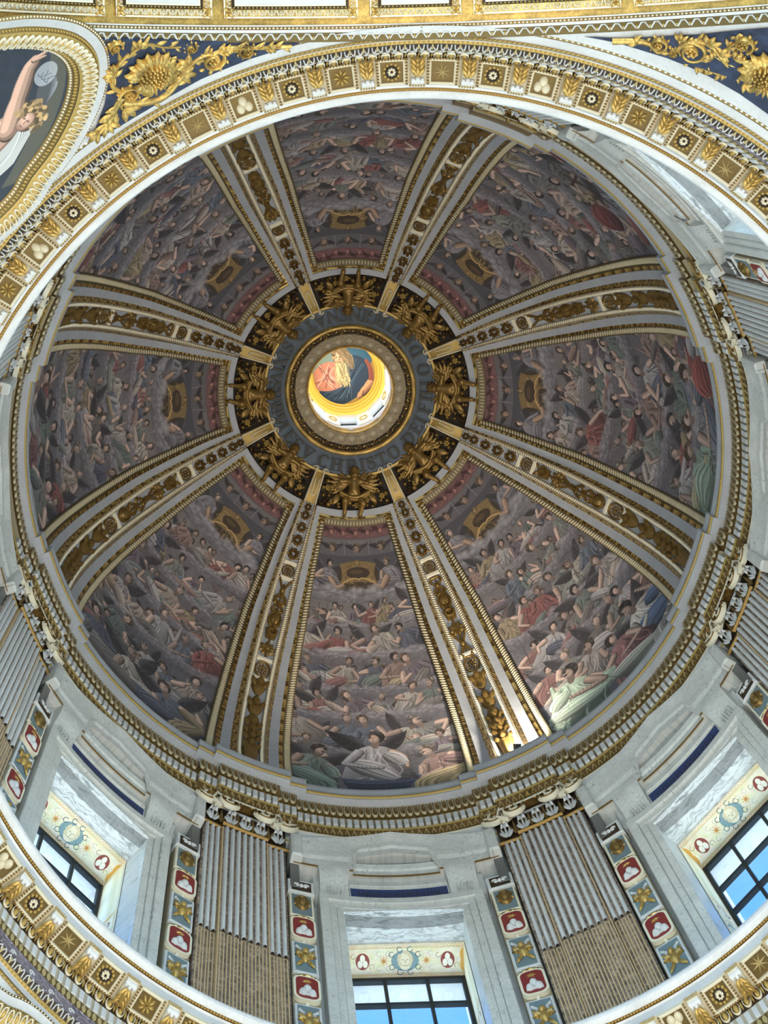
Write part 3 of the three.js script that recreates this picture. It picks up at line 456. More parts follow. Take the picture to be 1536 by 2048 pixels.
  const stem = bake(new MB().tube([[0, y(30.3)], [0, y(47.4)]], 0.05, 0.05, 0.15));
  const TE = [32.2, 35.9, 39.4, 42.8, 46.0], tg = trophy.map((f) => TE.map((e) => bake(f(e))));
  // candelabrum at the foot: turned bowls and knops
  const lathe = (e0, e1, rad) => bake(new MB().grid((s, v) => { const a = Math.PI * s, e = lerp(e0, e1, v), r = 0.8 * rad(v) * (1 + 0.06 * Math.cos(a * 9)); return [Math.cos(Math.PI - a) * r, y(e), 0.15 + Math.sin(a) * r * 0.8]; }, 14, 10));
  const bowl = (v) => 0.05 + 0.13 * Math.sin(Math.min(1, v * 1.35) * Math.PI * 0.62) * (v > 0.9 ? 0.75 : 1);
  g.urn = [lathe(20.2, 24, bowl), lathe(17.6, 20.2, (v) => 0.035 + 0.07 * Math.sin(v * Math.PI) ** 2), lathe(14.2, 17.6, bowl), lathe(11, 14.2, (v) => 0.09 + 0.07 * Math.sin(v * Math.PI)), lathe(6, 11, (v) => 0.07 + 0.12 * Math.sin(v * Math.PI * 0.9) ** 1.5), lathe(1, 6, (v) => 0.19 - 0.1 * v + 0.03 * Math.sin(v * 9)), lathe(-5.2, 1, (v) => 0.13 + 0.06 * v)];
  g.acanthus = (() => { const m = new MB(); for (const e of [1.5, 4.5, 7, 9.5, 16, 22]) for (const q of [-1, 0, 1]) m.leaf(q * 0.09, y(e), 0.24, 0.12, 1.57 - q * 0.35, 0.07, 0.28 - Math.abs(q) * 0.06); return bake(m); })();
  // bracket at the head of the rib, running across the dark ring
  const hd = (r) => domeH(r), e2 = 72.6;
  g.bracket = bake((() => { const m = new MB(); m.grid((s, v) => { const e = lerp(65.2, e2, v), k = lerp(0.135, 0.1, v); return [lerp(-k, k, s), y(e), 0.1 + 0.12 * Math.sin(v * 3)]; }, 2, 10, true); for (const q of [-1, 1]) m.grid((s, v) => { const e = lerp(65.2, e2, v), k = lerp(0.135, 0.1, v); return [q * k, y(e), lerp(q < 0 ? -0.1 : 0.1 + 0.12 * Math.sin(v * 3), q < 0 ? 0.1 + 0.12 * Math.sin(v * 3) : -0.1, s)]; }, 1, 10, true); return m; })());
  g.edge = bake((() => { const m = new MB(); for (const q of [-1, 1]) { const p = []; for (let i = 0; i <= 10; i++) p.push([q * lerp(0.125, 0.09, i / 10), y(lerp(65.2, e2, i / 10))]); m.tube(p, 0.035, 0.05, 0.2); } const p = []; for (let i = 0; i <= 14; i++) { const a = Math.PI * (1 + i / 14); p.push([0.045 * Math.cos(a), y(67.5) + 0.06 * Math.sin(a)]); } m.tube([[-0.045, y(70.5)], ...p, [0.045, y(70.5)]], 0.025, 0.04, 0.24); for (const q of [-1, 1]) m.spiral(q * 0.1, y(72.4), 0.07, 1.2, q > 0 ? 0 : Math.PI, q, 0.03, 0.05, 0.2, 16); return m; })());
  const where = ['lower right of centre', 'right, below the middle', 'right, above the middle', 'upper right', 'upper left', 'left, above the middle', 'left, below the middle', 'lower left of centre'];
  for (let k = 0; k < 8; k++) {
    const az = 22.5 + 45 * k, lit = k === 0 ? ', lit by the small floodlight' : '';
    const t = thing('dome_rib', 'white and gold dome rib, ' + where[k] + lit, 'rib', polar(az, 1.0, 4.66), -az * D, 'ribs of the dome');
    mesh('channel', t, g.ground, M.stucco); for (const q of g.gold) mesh('gilded_band', t, q, M.giltworn); for (const q of g.fascia) mesh('fascia', t, q, M.taupe); stuff(mesh('bead_row', t, g.beads, M.ivory));
    for (const q of g.square) mesh('cross_bar', t, q, M.ivory);
    for (const q of g.rosette) mesh('rosette', t, q, M.antique);
    for (const q of g.bunch) mesh('flower_bunch', t, q, M.antique);
    mesh('stem', t, stem, M.antique);
    TE.forEach((e, i) => mesh('trophy', t, tg[(i * 2 + k) % 5][i], M.antique));
    g.urn.forEach((q) => mesh('candelabrum_knop', t, q, M.antique)); mesh('acanthus', t, g.acanthus, M.antique);
    mesh('bracket', t, g.bracket, M.goldsoft); mesh('bracket_edge', t, g.edge, M.ivory);
  }
}
// ---------------------------------------------------------------- collar of the lantern: dark ring, inscription, patterned ring, gilded angels and garlands
const serif = await new FontLoader().loadAsync('fonts/droid/droid_serif_bold.typeface.json');
const FULL = arc(-180, 180, 3);
const onDome = (r0, r1, d0, d1, n = 4) => { const o = []; for (let i = 0; i <= n; i++) { const r = lerp(r0, r1, i / n); o.push([r, domeH(r) - lerp(d0, d1, i / n)]); } return o; };
{
  const b = [0, Yh(5.7), 0], P = new THREE.Vector3(0, Yh(5.7), 0);
  const t1 = structure('trim_1', 'dark ring round the lantern collar', P);
  mesh('ring_ground', t1, sweep(onDome(0.30, 0.436, 0, 0).reverse().map((q) => q).reverse(), FULL, () => 0, b), M.dark);
  const ins = thing('inscription_band', 'blue grey ring with a dark capital inscription round the lantern', 'inscription', P);
  mesh('band', ins, sweep([[0.236, domeH(0.236) - 0.028], [0.3, domeH(0.3) - 0.028], [0.306, domeH(0.306) - 0.02], [0.306, domeH(0.306) + 0.01]], FULL, () => 0, b), M.band);
  mesh('border', ins, sweep([[0.303, domeH(0.303) - 0.03], [0.311, domeH(0.31) - 0.028], [0.314, domeH(0.314) + 0.01]], FULL, () => 0, b), M.goldsoft);
  const text = [['S', 234], ['I', 240], ['X', 246], ['T', 252.5], ['V', 259], ['S', 265], ['P', 271.5], ['A', 277], ['P', 282.5], ['A', 287.5], ['V', 292], ['I', 297], ['E', 305.5], ['S', 314], ['V', 324], ['C', 337], ['H', 348], ['R', 359.4], ['I', 367.5], ['S', 374], ['T', 382.8], ['O', 393], ['D', 408], ['E', 418], ['I', 425], ['F', 434], ['I', 442], ['L', 448], ['I', 453.5], ['O', 464], ['D', 479], ['E', 489.5], ['V', 498], ['I', 506], ['R', 514], ['G', 521.5], ['I', 527.5], ['N', 535], ['E', 543], ['N', 552], ['A', 562], ['T', 571], ['O', 581]];
  const cache = {};
  for (const [ch, az] of text) {
    const g = cache[ch] ??= (() => { const q = new TextGeometry(ch, { font: serif, size: 0.27, depth: 0.03, curveSegments: 4, bevelEnabled: false }); q.computeBoundingBox(); const bb = q.boundingBox; q.translate(-(bb.min.x + bb.max.x) / 2, -(bb.min.y + bb.max.y) / 2, 0); q.rotateX(Math.PI / 2); q.translate(0, -0.03, 0); return q; })();
    // flat letter: x along the ring, y to the axis, facing down
    const m = mesh('letter', ins, g, M.letter), r = 0.270; m.rotation.y = -az * D; m.position.set(r * S * Math.sin(az * D), Yh(domeH(r) - 0.03) - b[1], -r * S * Math.cos(az * D));
  }
  const oc = thing('oculus_collar', 'patterned brown and gold collar round the lantern opening', 'collar', P);
  mesh('gilded_torus', oc, sweep([[0.218, domeH(0.218) - 0.035], [0.222, domeH(0.22) - 0.046], [0.229, domeH(0.229) - 0.046], [0.235, domeH(0.235) - 0.035], [0.238, domeH(0.238) - 0.02]], FULL, () => 0, b), M.gold);
  mesh('dark_band', oc, sweep(onDome(0.2, 0.22, 0.018, 0.02, 2), FULL, () => 0, b), M.dark);
  mesh('brown_band', oc, sweep([[0.158, domeH(0.158) - 0.03], [0.198, domeH(0.198) - 0.03], [0.202, domeH(0.202) - 0.012]], FULL, () => 0, b), M.taupe);
  mesh('rim', oc, sweep([[0.151, domeH(0.15) + 0.02], [0.149, domeH(0.15) - 0.035], [0.153, domeH(0.153) - 0.045], [0.158, domeH(0.158) - 0.04], [0.160, domeH(0.16) - 0.028]], FULL, () => 0, b), M.gold);
  const sc = new MB(), eg = new MB(), kn = new MB(), R0 = 0.211;
  for (let i = 0; i < 44; i++) { const x = (i / 44) * 2 * Math.PI * R0 * S, q = i % 2 ? 1 : -1; sc.spiral(x, q * 0.012, 0.06, 1.1, q * 1.2, q, 0.03, 0.04, 0.01, 10); sc.leaf(x + 0.05, -q * 0.02, 0.09, 0.04, q * 0.6, 0.04, 0.01); }
  stuff(mesh('scrollwork', oc, sc.geo(soffW(R0, (r) => domeH(r) - 0.02), b), M.gold));
  for (let i = 0; i < 90; i++) eg.dome((i / 90) * 2 * Math.PI * 0.2375 * S, -0.02, 0.032, 0.045, 0.05, 6, 2);
  stuff(mesh('egg_row', oc, eg.geo(soffW(0.2375, (r) => domeH(r) - 0.018), b), M.taupe));
  const link = (() => { const m = new MB(); m.ring(0, 0, 0.115, 0.022, 0.03, 16); m.leaf(0, 0.075, 0.13, 0.09, -Math.PI / 2, 0.04); m.leaf(-0.02, -0.02, 0.08, 0.05, 2.2, 0.03); m.leaf(0.02, -0.02, 0.08, 0.05, 0.94, 0.03); return m.geo(soffW(0.178, (r) => domeH(r) - 0.03), [0, b[1], 0]); })();
  for (let i = 0; i < 28; i++) { const m = mesh('guilloche_link', oc, link, M.stone); m.rotation.y = -i / 28 * 2 * Math.PI; }
}
// ---------------------------------------------------------------- gilded putti
function body(bones, size, centre, res, extra) { // skin over tapered capsules joined smoothly
  const mc = new MarchingCubes(res, M.gold, false, false, 40000), h = res / 2, K = 0.035;
  mc.isolation = 0;
  for (let z = 0; z < res; z++) for (let y = 0; y < res; y++) for (let x = 0; x < res; x++) {
    const p = [(x - h) / h * size + centre[0], (y - h) / h * size + centre[1], (z - h) / h * size + centre[2]]; let d = 9;
    for (const [a, b, r0, r1] of bones) {
      const dx = b[0] - a[0], dy = b[1] - a[1], dz = b[2] - a[2], t = clamp(((p[0] - a[0]) * dx + (p[1] - a[1]) * dy + (p[2] - a[2]) * dz) / (dx * dx + dy * dy + dz * dz || 1), 0, 1);
      const q = Math.hypot(p[0] - a[0] - dx * t, p[1] - a[1] - dy * t, p[2] - a[2] - dz * t) - lerp(r0, r1, t), k = Math.max(K - Math.abs(d - q), 0) / K; d = Math.min(d, q) - k * k * K * 0.25;
    }
    mc.field[x + y * res + z * res * res] = -d;
  }
  mc.update();
  const n = mc.count, g = new THREE.BufferGeometry(), pos = mc.positionArray.slice(0, n * 3), nor = mc.normalArray.slice(0, n * 3);
  for (let i = 0; i < n; i++) for (let c = 0; c < 3; c++) pos[i * 3 + c] = pos[i * 3 + c] * size + centre[c];
  g.setAttribute('position', new THREE.BufferAttribute(pos, 3)); g.setAttribute('normal', new THREE.BufferAttribute(nor, 3));
  return g;
}
{
  const B = [], bone = (a, b, r0, r1) => B.push([a, b, r0, r1]);
  bone([0.02, 0.34, 0.3], [0.03, 0.4, 0.32], 0.095, 0.085); bone([0.02, 0.27, 0.27], [0.02, 0.34, 0.3], 0.05, 0.055);           // head, neck
  bone([0.03, 0.36, 0.4], [0.03, 0.33, 0.41], 0.018, 0.022); bone([-0.01, 0.31, 0.385], [0.06, 0.31, 0.385], 0.025, 0.025);        // nose, chin
  bone([-0.055, 0.36, 0.29], [-0.07, 0.36, 0.29], 0.02, 0.02); bone([0.11, 0.36, 0.29], [0.125, 0.36, 0.29], 0.02, 0.02);           // ears
  bone([-0.08, 0.2, 0.23], [0.1, 0.2, 0.23], 0.07, 0.07); bone([0.01, 0.17, 0.23], [0, 0.02, 0.22], 0.105, 0.12); bone([-0.05, -0.06, 0.19], [0.05, -0.06, 0.19], 0.1, 0.1); // chest, belly, hips
  bone([0.07, -0.09, 0.2], [0.17, -0.27, 0.31], 0.09, 0.065); bone([0.17, -0.27, 0.31], [0.1, -0.5, 0.2], 0.068, 0.04); bone([0.1, -0.51, 0.19], [0.12, -0.6, 0.25], 0.038, 0.028);
  bone([-0.07, -0.09, 0.2], [-0.2, -0.2, 0.3], 0.09, 0.066); bone([-0.2, -0.2, 0.3], [-0.22, -0.43, 0.17], 0.066, 0.04); bone([-0.22, -0.44, 0.16], [-0.24, -0.54, 0.2], 0.038, 0.028);
  bone([0.11, 0.21, 0.23], [0.27, 0.16, 0.26], 0.052, 0.045); bone([0.27, 0.16, 0.26], [0.36, 0.3, 0.18], 0.045, 0.03); bone([0.36, 0.3, 0.18], [0.385, 0.345, 0.165], 0.032, 0.03);
  bone([-0.1, 0.21, 0.23], [-0.27, 0.22, 0.25], 0.052, 0.045); bone([-0.27, 0.22, 0.25], [-0.37, 0.09, 0.17], 0.045, 0.03); bone([-0.37, 0.09, 0.17], [-0.395, 0.045, 0.155], 0.032, 0.03);
  for (const [hx, hy, hz, ux, uy] of [[0.39, 0.35, 0.165, 0.35, 0.85], [-0.4, 0.04, 0.155, -0.35, -0.85]]) { // five fingers on each hand
    for (let i = -1.5; i <= 1.5; i++) bone([hx + uy * i * 0.018, hy - ux * i * 0.018, hz], [hx + uy * i * 0.026 + ux * (0.055 - Math.abs(i) * 0.006), hy - ux * i * 0.026 + uy * (0.055 - Math.abs(i) * 0.006), hz - 0.02], 0.0105, 0.009);
    bone([hx - ux * 0.02 + uy * 0.03, hy - uy * 0.02 - ux * 0.03, hz + 0.01], [hx + uy * 0.06, hy - ux * 0.06, hz + 0.015], 0.0115, 0.01);
  }
  const gBody = body(B, 0.66, [0, -0.08, 0.22], 84);
  const hairM = new MB(); for (let i = 0; i < 22; i++) { const a = i * 2.4, q = 0.03 + 0.004 * i; hairM.dome(0.025 + Math.cos(a) * q * 0.85, 0.43 + Math.sin(a) * q * 0.6, 0.032, 0.032, 0.05, 6, 2, 0, 0.3 - i * 0.002); }
  const wingM = (q) => { const m = new MB(); for (let r = 0; r < 3; r++) for (let i = 0; i < 7 - r; i++) m.leaf(q * (0.08 + i * 0.01), 0.14 + 0.02 * r, 0.5 - r * 0.13 - Math.abs(i - 2) * 0.03, 0.085, q > 0 ? 0.95 - i * 0.24 : Math.PI - 0.95 + i * 0.24, 0.03, 0.16 + r * 0.025); return m; };
  const drape = (() => { const m = new MB(); const p = []; for (let i = 0; i <= 12; i++) { const t = i / 12; p.push([-0.3 + 0.62 * t, -0.02 - 0.12 * Math.sin(t * Math.PI)]); } m.tube(p, 0.1, 0.06, 0.27); m.tube(p.map(([x, y]) => [x, y - 0.05]), 0.07, 0.05, 0.26); for (const q of [-1, 1]) m.leaf(q * 0.3, -0.04, 0.28, 0.14, q > 0 ? -0.9 : Math.PI + 0.9, 0.06, 0.18); return m.geo(flatW); })();
  const gHair = hairM.geo(flatW), gW = [wingM(-1).geo(flatW), wingM(1).geo(flatW)];
  const e0 = 69.2, rr0 = RM * Math.cos(e0 * D), yy = Yh(HC) + RM * Math.sin(e0 * D);
  const basis = (az) => { const s = Math.sin(az * D), c = Math.cos(az * D), se = Math.sin(e0 * D), ce = Math.cos(e0 * D); return new THREE.Matrix4().makeBasis(new THREE.Vector3(c, 0, s), new THREE.Vector3(-se * s, ce, se * c), new THREE.Vector3(-ce * s, -se, ce * c)); };
  const spot = ['below', 'at the lower right of', 'to the right of', 'at the upper right of', 'above', 'at the upper left of', 'to the left of', 'at the lower left of'];
  for (let k = 0; k < 8; k++) {
    const az = 45 * k, t = thing('gilded_angel', 'gilded winged child with outstretched arms ' + spot[k] + ' the lantern opening', 'statue', new THREE.Vector3(rr0 * Math.sin(az * D), yy, -rr0 * Math.cos(az * D)), 0, 'gilded angels round the lantern');
    t.quaternion.setFromRotationMatrix(basis(az));
    mesh('body', t, gBody, M.antique); stuff(mesh('hair', t, gHair, M.antique)); for (const g of gW) mesh('wing', t, g, M.antique); mesh('drapery', t, drape, M.antique);
    if (k % 2) t.scale.x = -1;
  }
  // fruit and flower garlands heaped on the dark ring between the brackets
  const fb = [0, Yh(5.68), -0.37 * S], w = panW();
  const fruit = (dark) => { const m = new MB(); for (let i = 0; i < 110; i++) { const e = rr(65.9, 72), kx = 1 / (RM * Math.cos(e * D)), a = rr(-1, 1) * (Math.PI / 8 - 0.15 * kx - 0.02), q = rr(0.03, 0.065), n = new MB().dome(0, 0, q, q, q * 1.1, 7, 2); if ((i % 3 === 0) === dark) { const z = rr(0.02, 0.12); for (let j = 0; j < n.p.length; j += 3) { m.p.push(a + n.p[j] * kx, e * DEG + n.p[j + 1], z + n.p[j + 2]); m.n.push(n.n[j], n.n[j + 1], n.n[j + 2]); m.u.push(n.p[j], n.p[j + 1]); } } } return m.geo(w, fb); };
  const petal = (a0, e) => { const m = new MB(), n = new MB(), kx = 1 / (RM * Math.cos(e * D)); for (let i = 0; i < 6; i++) n.dome(0.045 * Math.cos(i * 1.047), 0.045 * Math.sin(i * 1.047), 0.03, 0.026, 0.05, 6, 2, i * 1.047); n.dome(0, 0, 0.025, 0.025, 0.07, 6, 2); for (let j = 0; j < n.p.length; j += 3) { m.p.push(a0 + n.p[j] * kx, e * DEG + n.p[j + 1], 0.1 + n.p[j + 2]); m.n.push(n.n[j], n.n[j + 1], n.n[j + 2]); m.u.push(n.p[j], n.p[j + 1]); } return m.geo(w, fb); };
  const curl = (q) => { const m = new MB(), n = new MB().spiral(0, 0, 0.11, 1.4, q > 0 ? 0 : Math.PI, -q, 0.05, 0.06, 0.06, 20), e = 66.7, kx = 1 / (RM * Math.cos(e * D)); for (let j = 0; j < n.p.length; j += 3) { m.p.push(q * 0.27 + n.p[j] * kx, e * DEG + n.p[j + 1], n.p[j + 2]); m.n.push(n.n[j], n.n[j + 1], n.n[j + 2]); m.u.push(n.p[j], n.p[j + 1]); } return m.geo(w, fb); };
  seed = 31; const F1 = fruit(false); seed = 31; const F2 = fruit(true);
  const flowers = [[-0.2, 67], [-0.12, 70], [0.02, 66.5], [0.11, 67.4], [0.2, 69.4], [-0.26, 69.6], [0.26, 67.6], [-0.05, 68]].map((q) => petal(...q)), curls = [curl(-1), curl(1)];
  for (let k = 0; k < 8; k++) {
    const t = thing('fruit_garland', 'heap of gilded fruit and flowers behind the angel ' + spot[k] + ' the lantern', 'garland', polar(45 * k, 0.37, 5.68), -45 * k * D, 'fruit garlands round the lantern');
    stuff(mesh('fruit', t, F1, M.antique)); stuff(mesh('dark_fruit', t, F2, M.bronze)); for (const f of flowers) mesh('flower', t, f, M.goldsoft); for (const c of curls) mesh('ribbon_curl', t, c, M.bronze);
  }
}
// ---------------------------------------------------------------- cornice at the foot of the dome
{
  const b = [0, Yh(4.34), 0], co = structure('trim_2', 'white and gilded cornice at the foot of the dome, stepping forward over every pilaster', new THREE.Vector3(0, b[1], 0));
  const step = (w1, w2) => (az) => { const c = Math.abs(((az - 22.5) % 45 + 67.5) % 45 - 22.5); return c < w2 ? -0.026 : c < w1 ? -0.012 : 0; };
  const list = (w1, w2) => { const o = [], s = step(w1, w2); for (let k = 0; k < 8; k++) { const c = 22.5 + 45 * k, cuts = [c - 22.5, c - w1, c - w2, c + w2, c + w1, c + 22.5], v = [0, -0.012, -0.026, -0.012, 0]; for (let i = 0; i < 5; i++) for (const a of arc(cuts[i], cuts[i + 1], 1.9)) o.push([a, v[i]]); } return o; };
  const hi = list(9.6, 6.7), lo = list(8.2, 5.2), sh = step(9.6, 6.7), sl = step(8.2, 5.2);
  const part = (name, prof, l, m) => mesh(name, co, sweep(prof, l, () => 0, b), m);
  part('ledge', [[1.1, 4.66], [1.004, 4.652], [0.998, 4.642]], hi, M.stucco);
  part('upper_fillet', [[0.998, 4.642], [0.9975, 4.63], [1.001, 4.612], [0.999, 4.598]], hi, M.stucco);
  part('gilded_fillet', [[0.999, 4.598], [0.9995, 4.592], [1.003, 4.589]], hi, M.goldsoft);
  part('corona', [[1.003, 4.589], [1.003, 4.583], [1.0245, 4.58], [1.06, 4.58]], hi, M.stucco);
  part('ovolo', [[1.0245, 4.58], [1.0265, 4.55], [1.033, 4.515]], lo, M.antique);
  part('dentil_ground', [[1.033, 4.515], [1.043, 4.512], [1.043, 4.47], [1.037, 4.466]], lo, M.taupe);
  part('bead', [[1.037, 4.466], [1.034, 4.46], [1.037, 4.454]], lo, M.goldsoft);
  part('leaf_ground', [[1.037, 4.454], [1.040, 4.405]], lo, M.antique);
  part('leaf_edge', [[1.040, 4.405], [1.036, 4.403], [1.037, 4.394]], lo, M.ivory);
  const plain = arc(-180, 180, 2);
  part('fascia', [[1.037, 4.394], [1.047, 4.392], [1.047, 4.352]], plain, M.white);
  part('lower_bead', [[1.047, 4.352], [1.046, 4.346], [1.049, 4.34]], plain, M.goldsoft);
  part('lower_fascia', [[1.049, 4.34], [1.05, 4.335], [1.086, 4.33]], plain, M.white);
  // beads under the white fillet, eggs, dentils, leaves: one by one where they show
  const bw = cylW(1.0, 4.594), bd = new MB(); for (let a = -128; a < 158; a += 0.42) bd.dome(a * D * 1.0 * S, 0, 0.012, 0.02, 0.025, 5, 2, 0, -sh(a) * S);
  stuff(mesh('bead_row', co, bd.geo(bw, b), M.goldsoft));
  const egg = new MB().dome(0, -0.19, 0.034, 0.15, 0.055, 8, 3), shell = new MB().ring(0, -0.17, 0.047, 0.02, 0.05, 14, 0, 0.185), dart = new MB().leaf(0.06, -0.02, 0.3, 0.024, -Math.PI / 2, 0.05);
  const gE = egg.geo(cylW(1.028, 4.58), [0, b[1], 0]), gS = shell.geo(cylW(1.028, 4.58), [0, b[1], 0]);
  const den = new MB().box(-0.041, 0.041, -0.25, 0.0, -0.01, 0.075, 0.008).geo(cylW(1.043, 4.511), [0, b[1], 0]);
  const leaf = new MB().tube([[-0.042, -0.26], [0, -0.05], [0.042, -0.26]], 0.022, 0.035).geo(cylW(1.0375, 4.452), [0, b[1], 0]);
  const put = (name, g, m, az, s) => { const o = mesh(name, co, g, m); o.rotation.y = -az * D; const q = s * S; o.position.set(q * Math.sin(az * D), 0, -q * Math.cos(az * D)); return o; };
  for (let i = 0; i < 250; i++) { const az = -126 + i * 1.11; put('egg', gE, M.antique, az, sl(az)); }
  for (let i = 0; i < 250; i++) { const az = -126 + i * 1.11, o = put('egg_shell', gS, M.tongue, az, sl(az)); }
  for (let i = 0; i < 175; i++) { const az = -78 + i * 1.11; put('dentil', den, M.white, az, sl(az)); }
  for (let i = 0; i < 175; i++) { const az = -78 + i * 1.11; put('leaf_point', leaf, M.goldpale, az + 0.55, sl(az + 0.55)); }
}
// ---------------------------------------------------------------- drum: walls, windows, marble window surrounds, pilasters, heraldic strips
const R3 = (r, h) => [0, Yh(h), -r * S];
const WX = 0.15 * S, HW = 3.995, HB = 3.2;                       // window half width, top and bottom
{
  const wall = structure('wall_drum', 'marble wall of the drum', new THREE.Vector3(0, Yh(HB), 0));
  const ri = 1.085, ro = 1.31, wx = 0.1515, sh = new THREE.Shape(), rot = (x, d, az) => [x * Math.cos(az * D) + d * Math.sin(az * D), -x * Math.sin(az * D) + d * Math.cos(az * D)];
  const a0 = Math.asin(wx / ri) / D, a1 = Math.asin(wx / ro) / D, pts = [];
  for (let i = 0; i <= 10; i++) { const a = lerp(a0, 45 - a0, i / 10) * D; pts.push([ri * Math.sin(a), ri * Math.cos(a)]); }
  for (let i = 10; i >= 0; i--) { const a = lerp(a1, 45 - a1, i / 10) * D; pts.push([ro * Math.sin(a), ro * Math.cos(a)]); }
  pts.forEach((p, i) => { const q = new THREE.Vector2(p[0] * S, p[1] * S); i ? sh.lineTo(q.x, q.y) : sh.moveTo(q.x, q.y); });
  const H = (4.6 - HB) * S + 0.6, pier = new THREE.ExtrudeGeometry(sh, { depth: H, bevelEnabled: false }); pier.rotateX(-Math.PI / 2); pier.translate(0, -0.6, 0); // shape y (distance) -> -z, depth -> up
  const headS = new THREE.Shape(), hp = [[-wx, 1.095], [wx, 1.095], [wx, 1.275], [-wx, 1.275]]; hp.forEach((p, i) => (i ? headS.lineTo(p[0] * S, p[1] * S) : headS.moveTo(p[0] * S, p[1] * S)));
  const head = new THREE.ExtrudeGeometry(headS, { depth: (4.6 - HW) * S, bevelEnabled: false }); head.rotateX(-Math.PI / 2); head.translate(0, (HW - HB) * S + 0.01, 0);
  const sill = new THREE.ExtrudeGeometry(headS, { depth: 0.8, bevelEnabled: false }); sill.rotateX(-Math.PI / 2); sill.translate(0, -0.6, 0);
  const step = new THREE.BoxGeometry(0.09 * S * 0.5, 0.5, 0.7); 
  for (let k = 0; k < 8; k++) {
    const t = -45 * k * D; for (const [n, g] of [['pier', pier], ['window_head', head], ['sill', sill]]) { const m = mesh(n, wall, g, M.white); m.rotation.y = t; }
  }
}
const seen = [0, 1, 2, 3, 6, 7];                                  // windows that show
{ // windows: iron frame, mullions, panes
  const d = 1.212, w = wallW(d, HB), hy = (HW - HB) * S, base = R3(d, HB), bw = 0.05;
  const bar = (x0, x1, y0, y1) => new MB().box(x0, x1, y0, y1, -0.04, 0.04, 0.012).geo(w, base);
  const cols = [-WX, -0.0527 * S, 0.0527 * S, WX], rows = []; for (let y = hy - 0.06; y > -0.3; y -= 0.112 * S) rows.push(y);
  const frame = [bar(-WX, -WX + 0.07, 0, hy), bar(WX - 0.07, WX, 0, hy), bar(-WX + 0.07, WX - 0.07, hy - 0.09, hy)], mull = [cols[1], cols[2]].map((x) => bar(x - bw / 2, x + bw / 2, 0, hy - 0.09)), trans = rows.slice(1).map((y) => bar(-WX + 0.07, WX - 0.07, y - bw / 2, y + bw / 2));
  const pane = Array.from({ length: (rows.length - 1) * 3 }, (_, i) => { const r = Math.floor(i / 3), c = i % 3; return new MB().grid((u, v) => [lerp(cols[c] + 0.02, cols[c + 1] - 0.02, u), lerp(rows[r + 1] + 0.02, rows[r] - 0.02, v), 0], 1, 1, false).geo(w, base); });
  for (let k = 0; k < 8; k++) {
    const s = structure('window_' + (k + 1), 'tall window with a dark iron grid, ' + POS[k].replace('dome', 'drum'), polar(45 * k, d, HB), -45 * k * D);
    for (const g of frame) mesh('window_frame', s, g, M.iron); for (const g of mull) mesh('mullion', s, g, M.iron); for (const g of trans) mesh('transom', s, g, M.iron); for (const g of pane) mesh('pane', s, g, M.glass);
  }
}
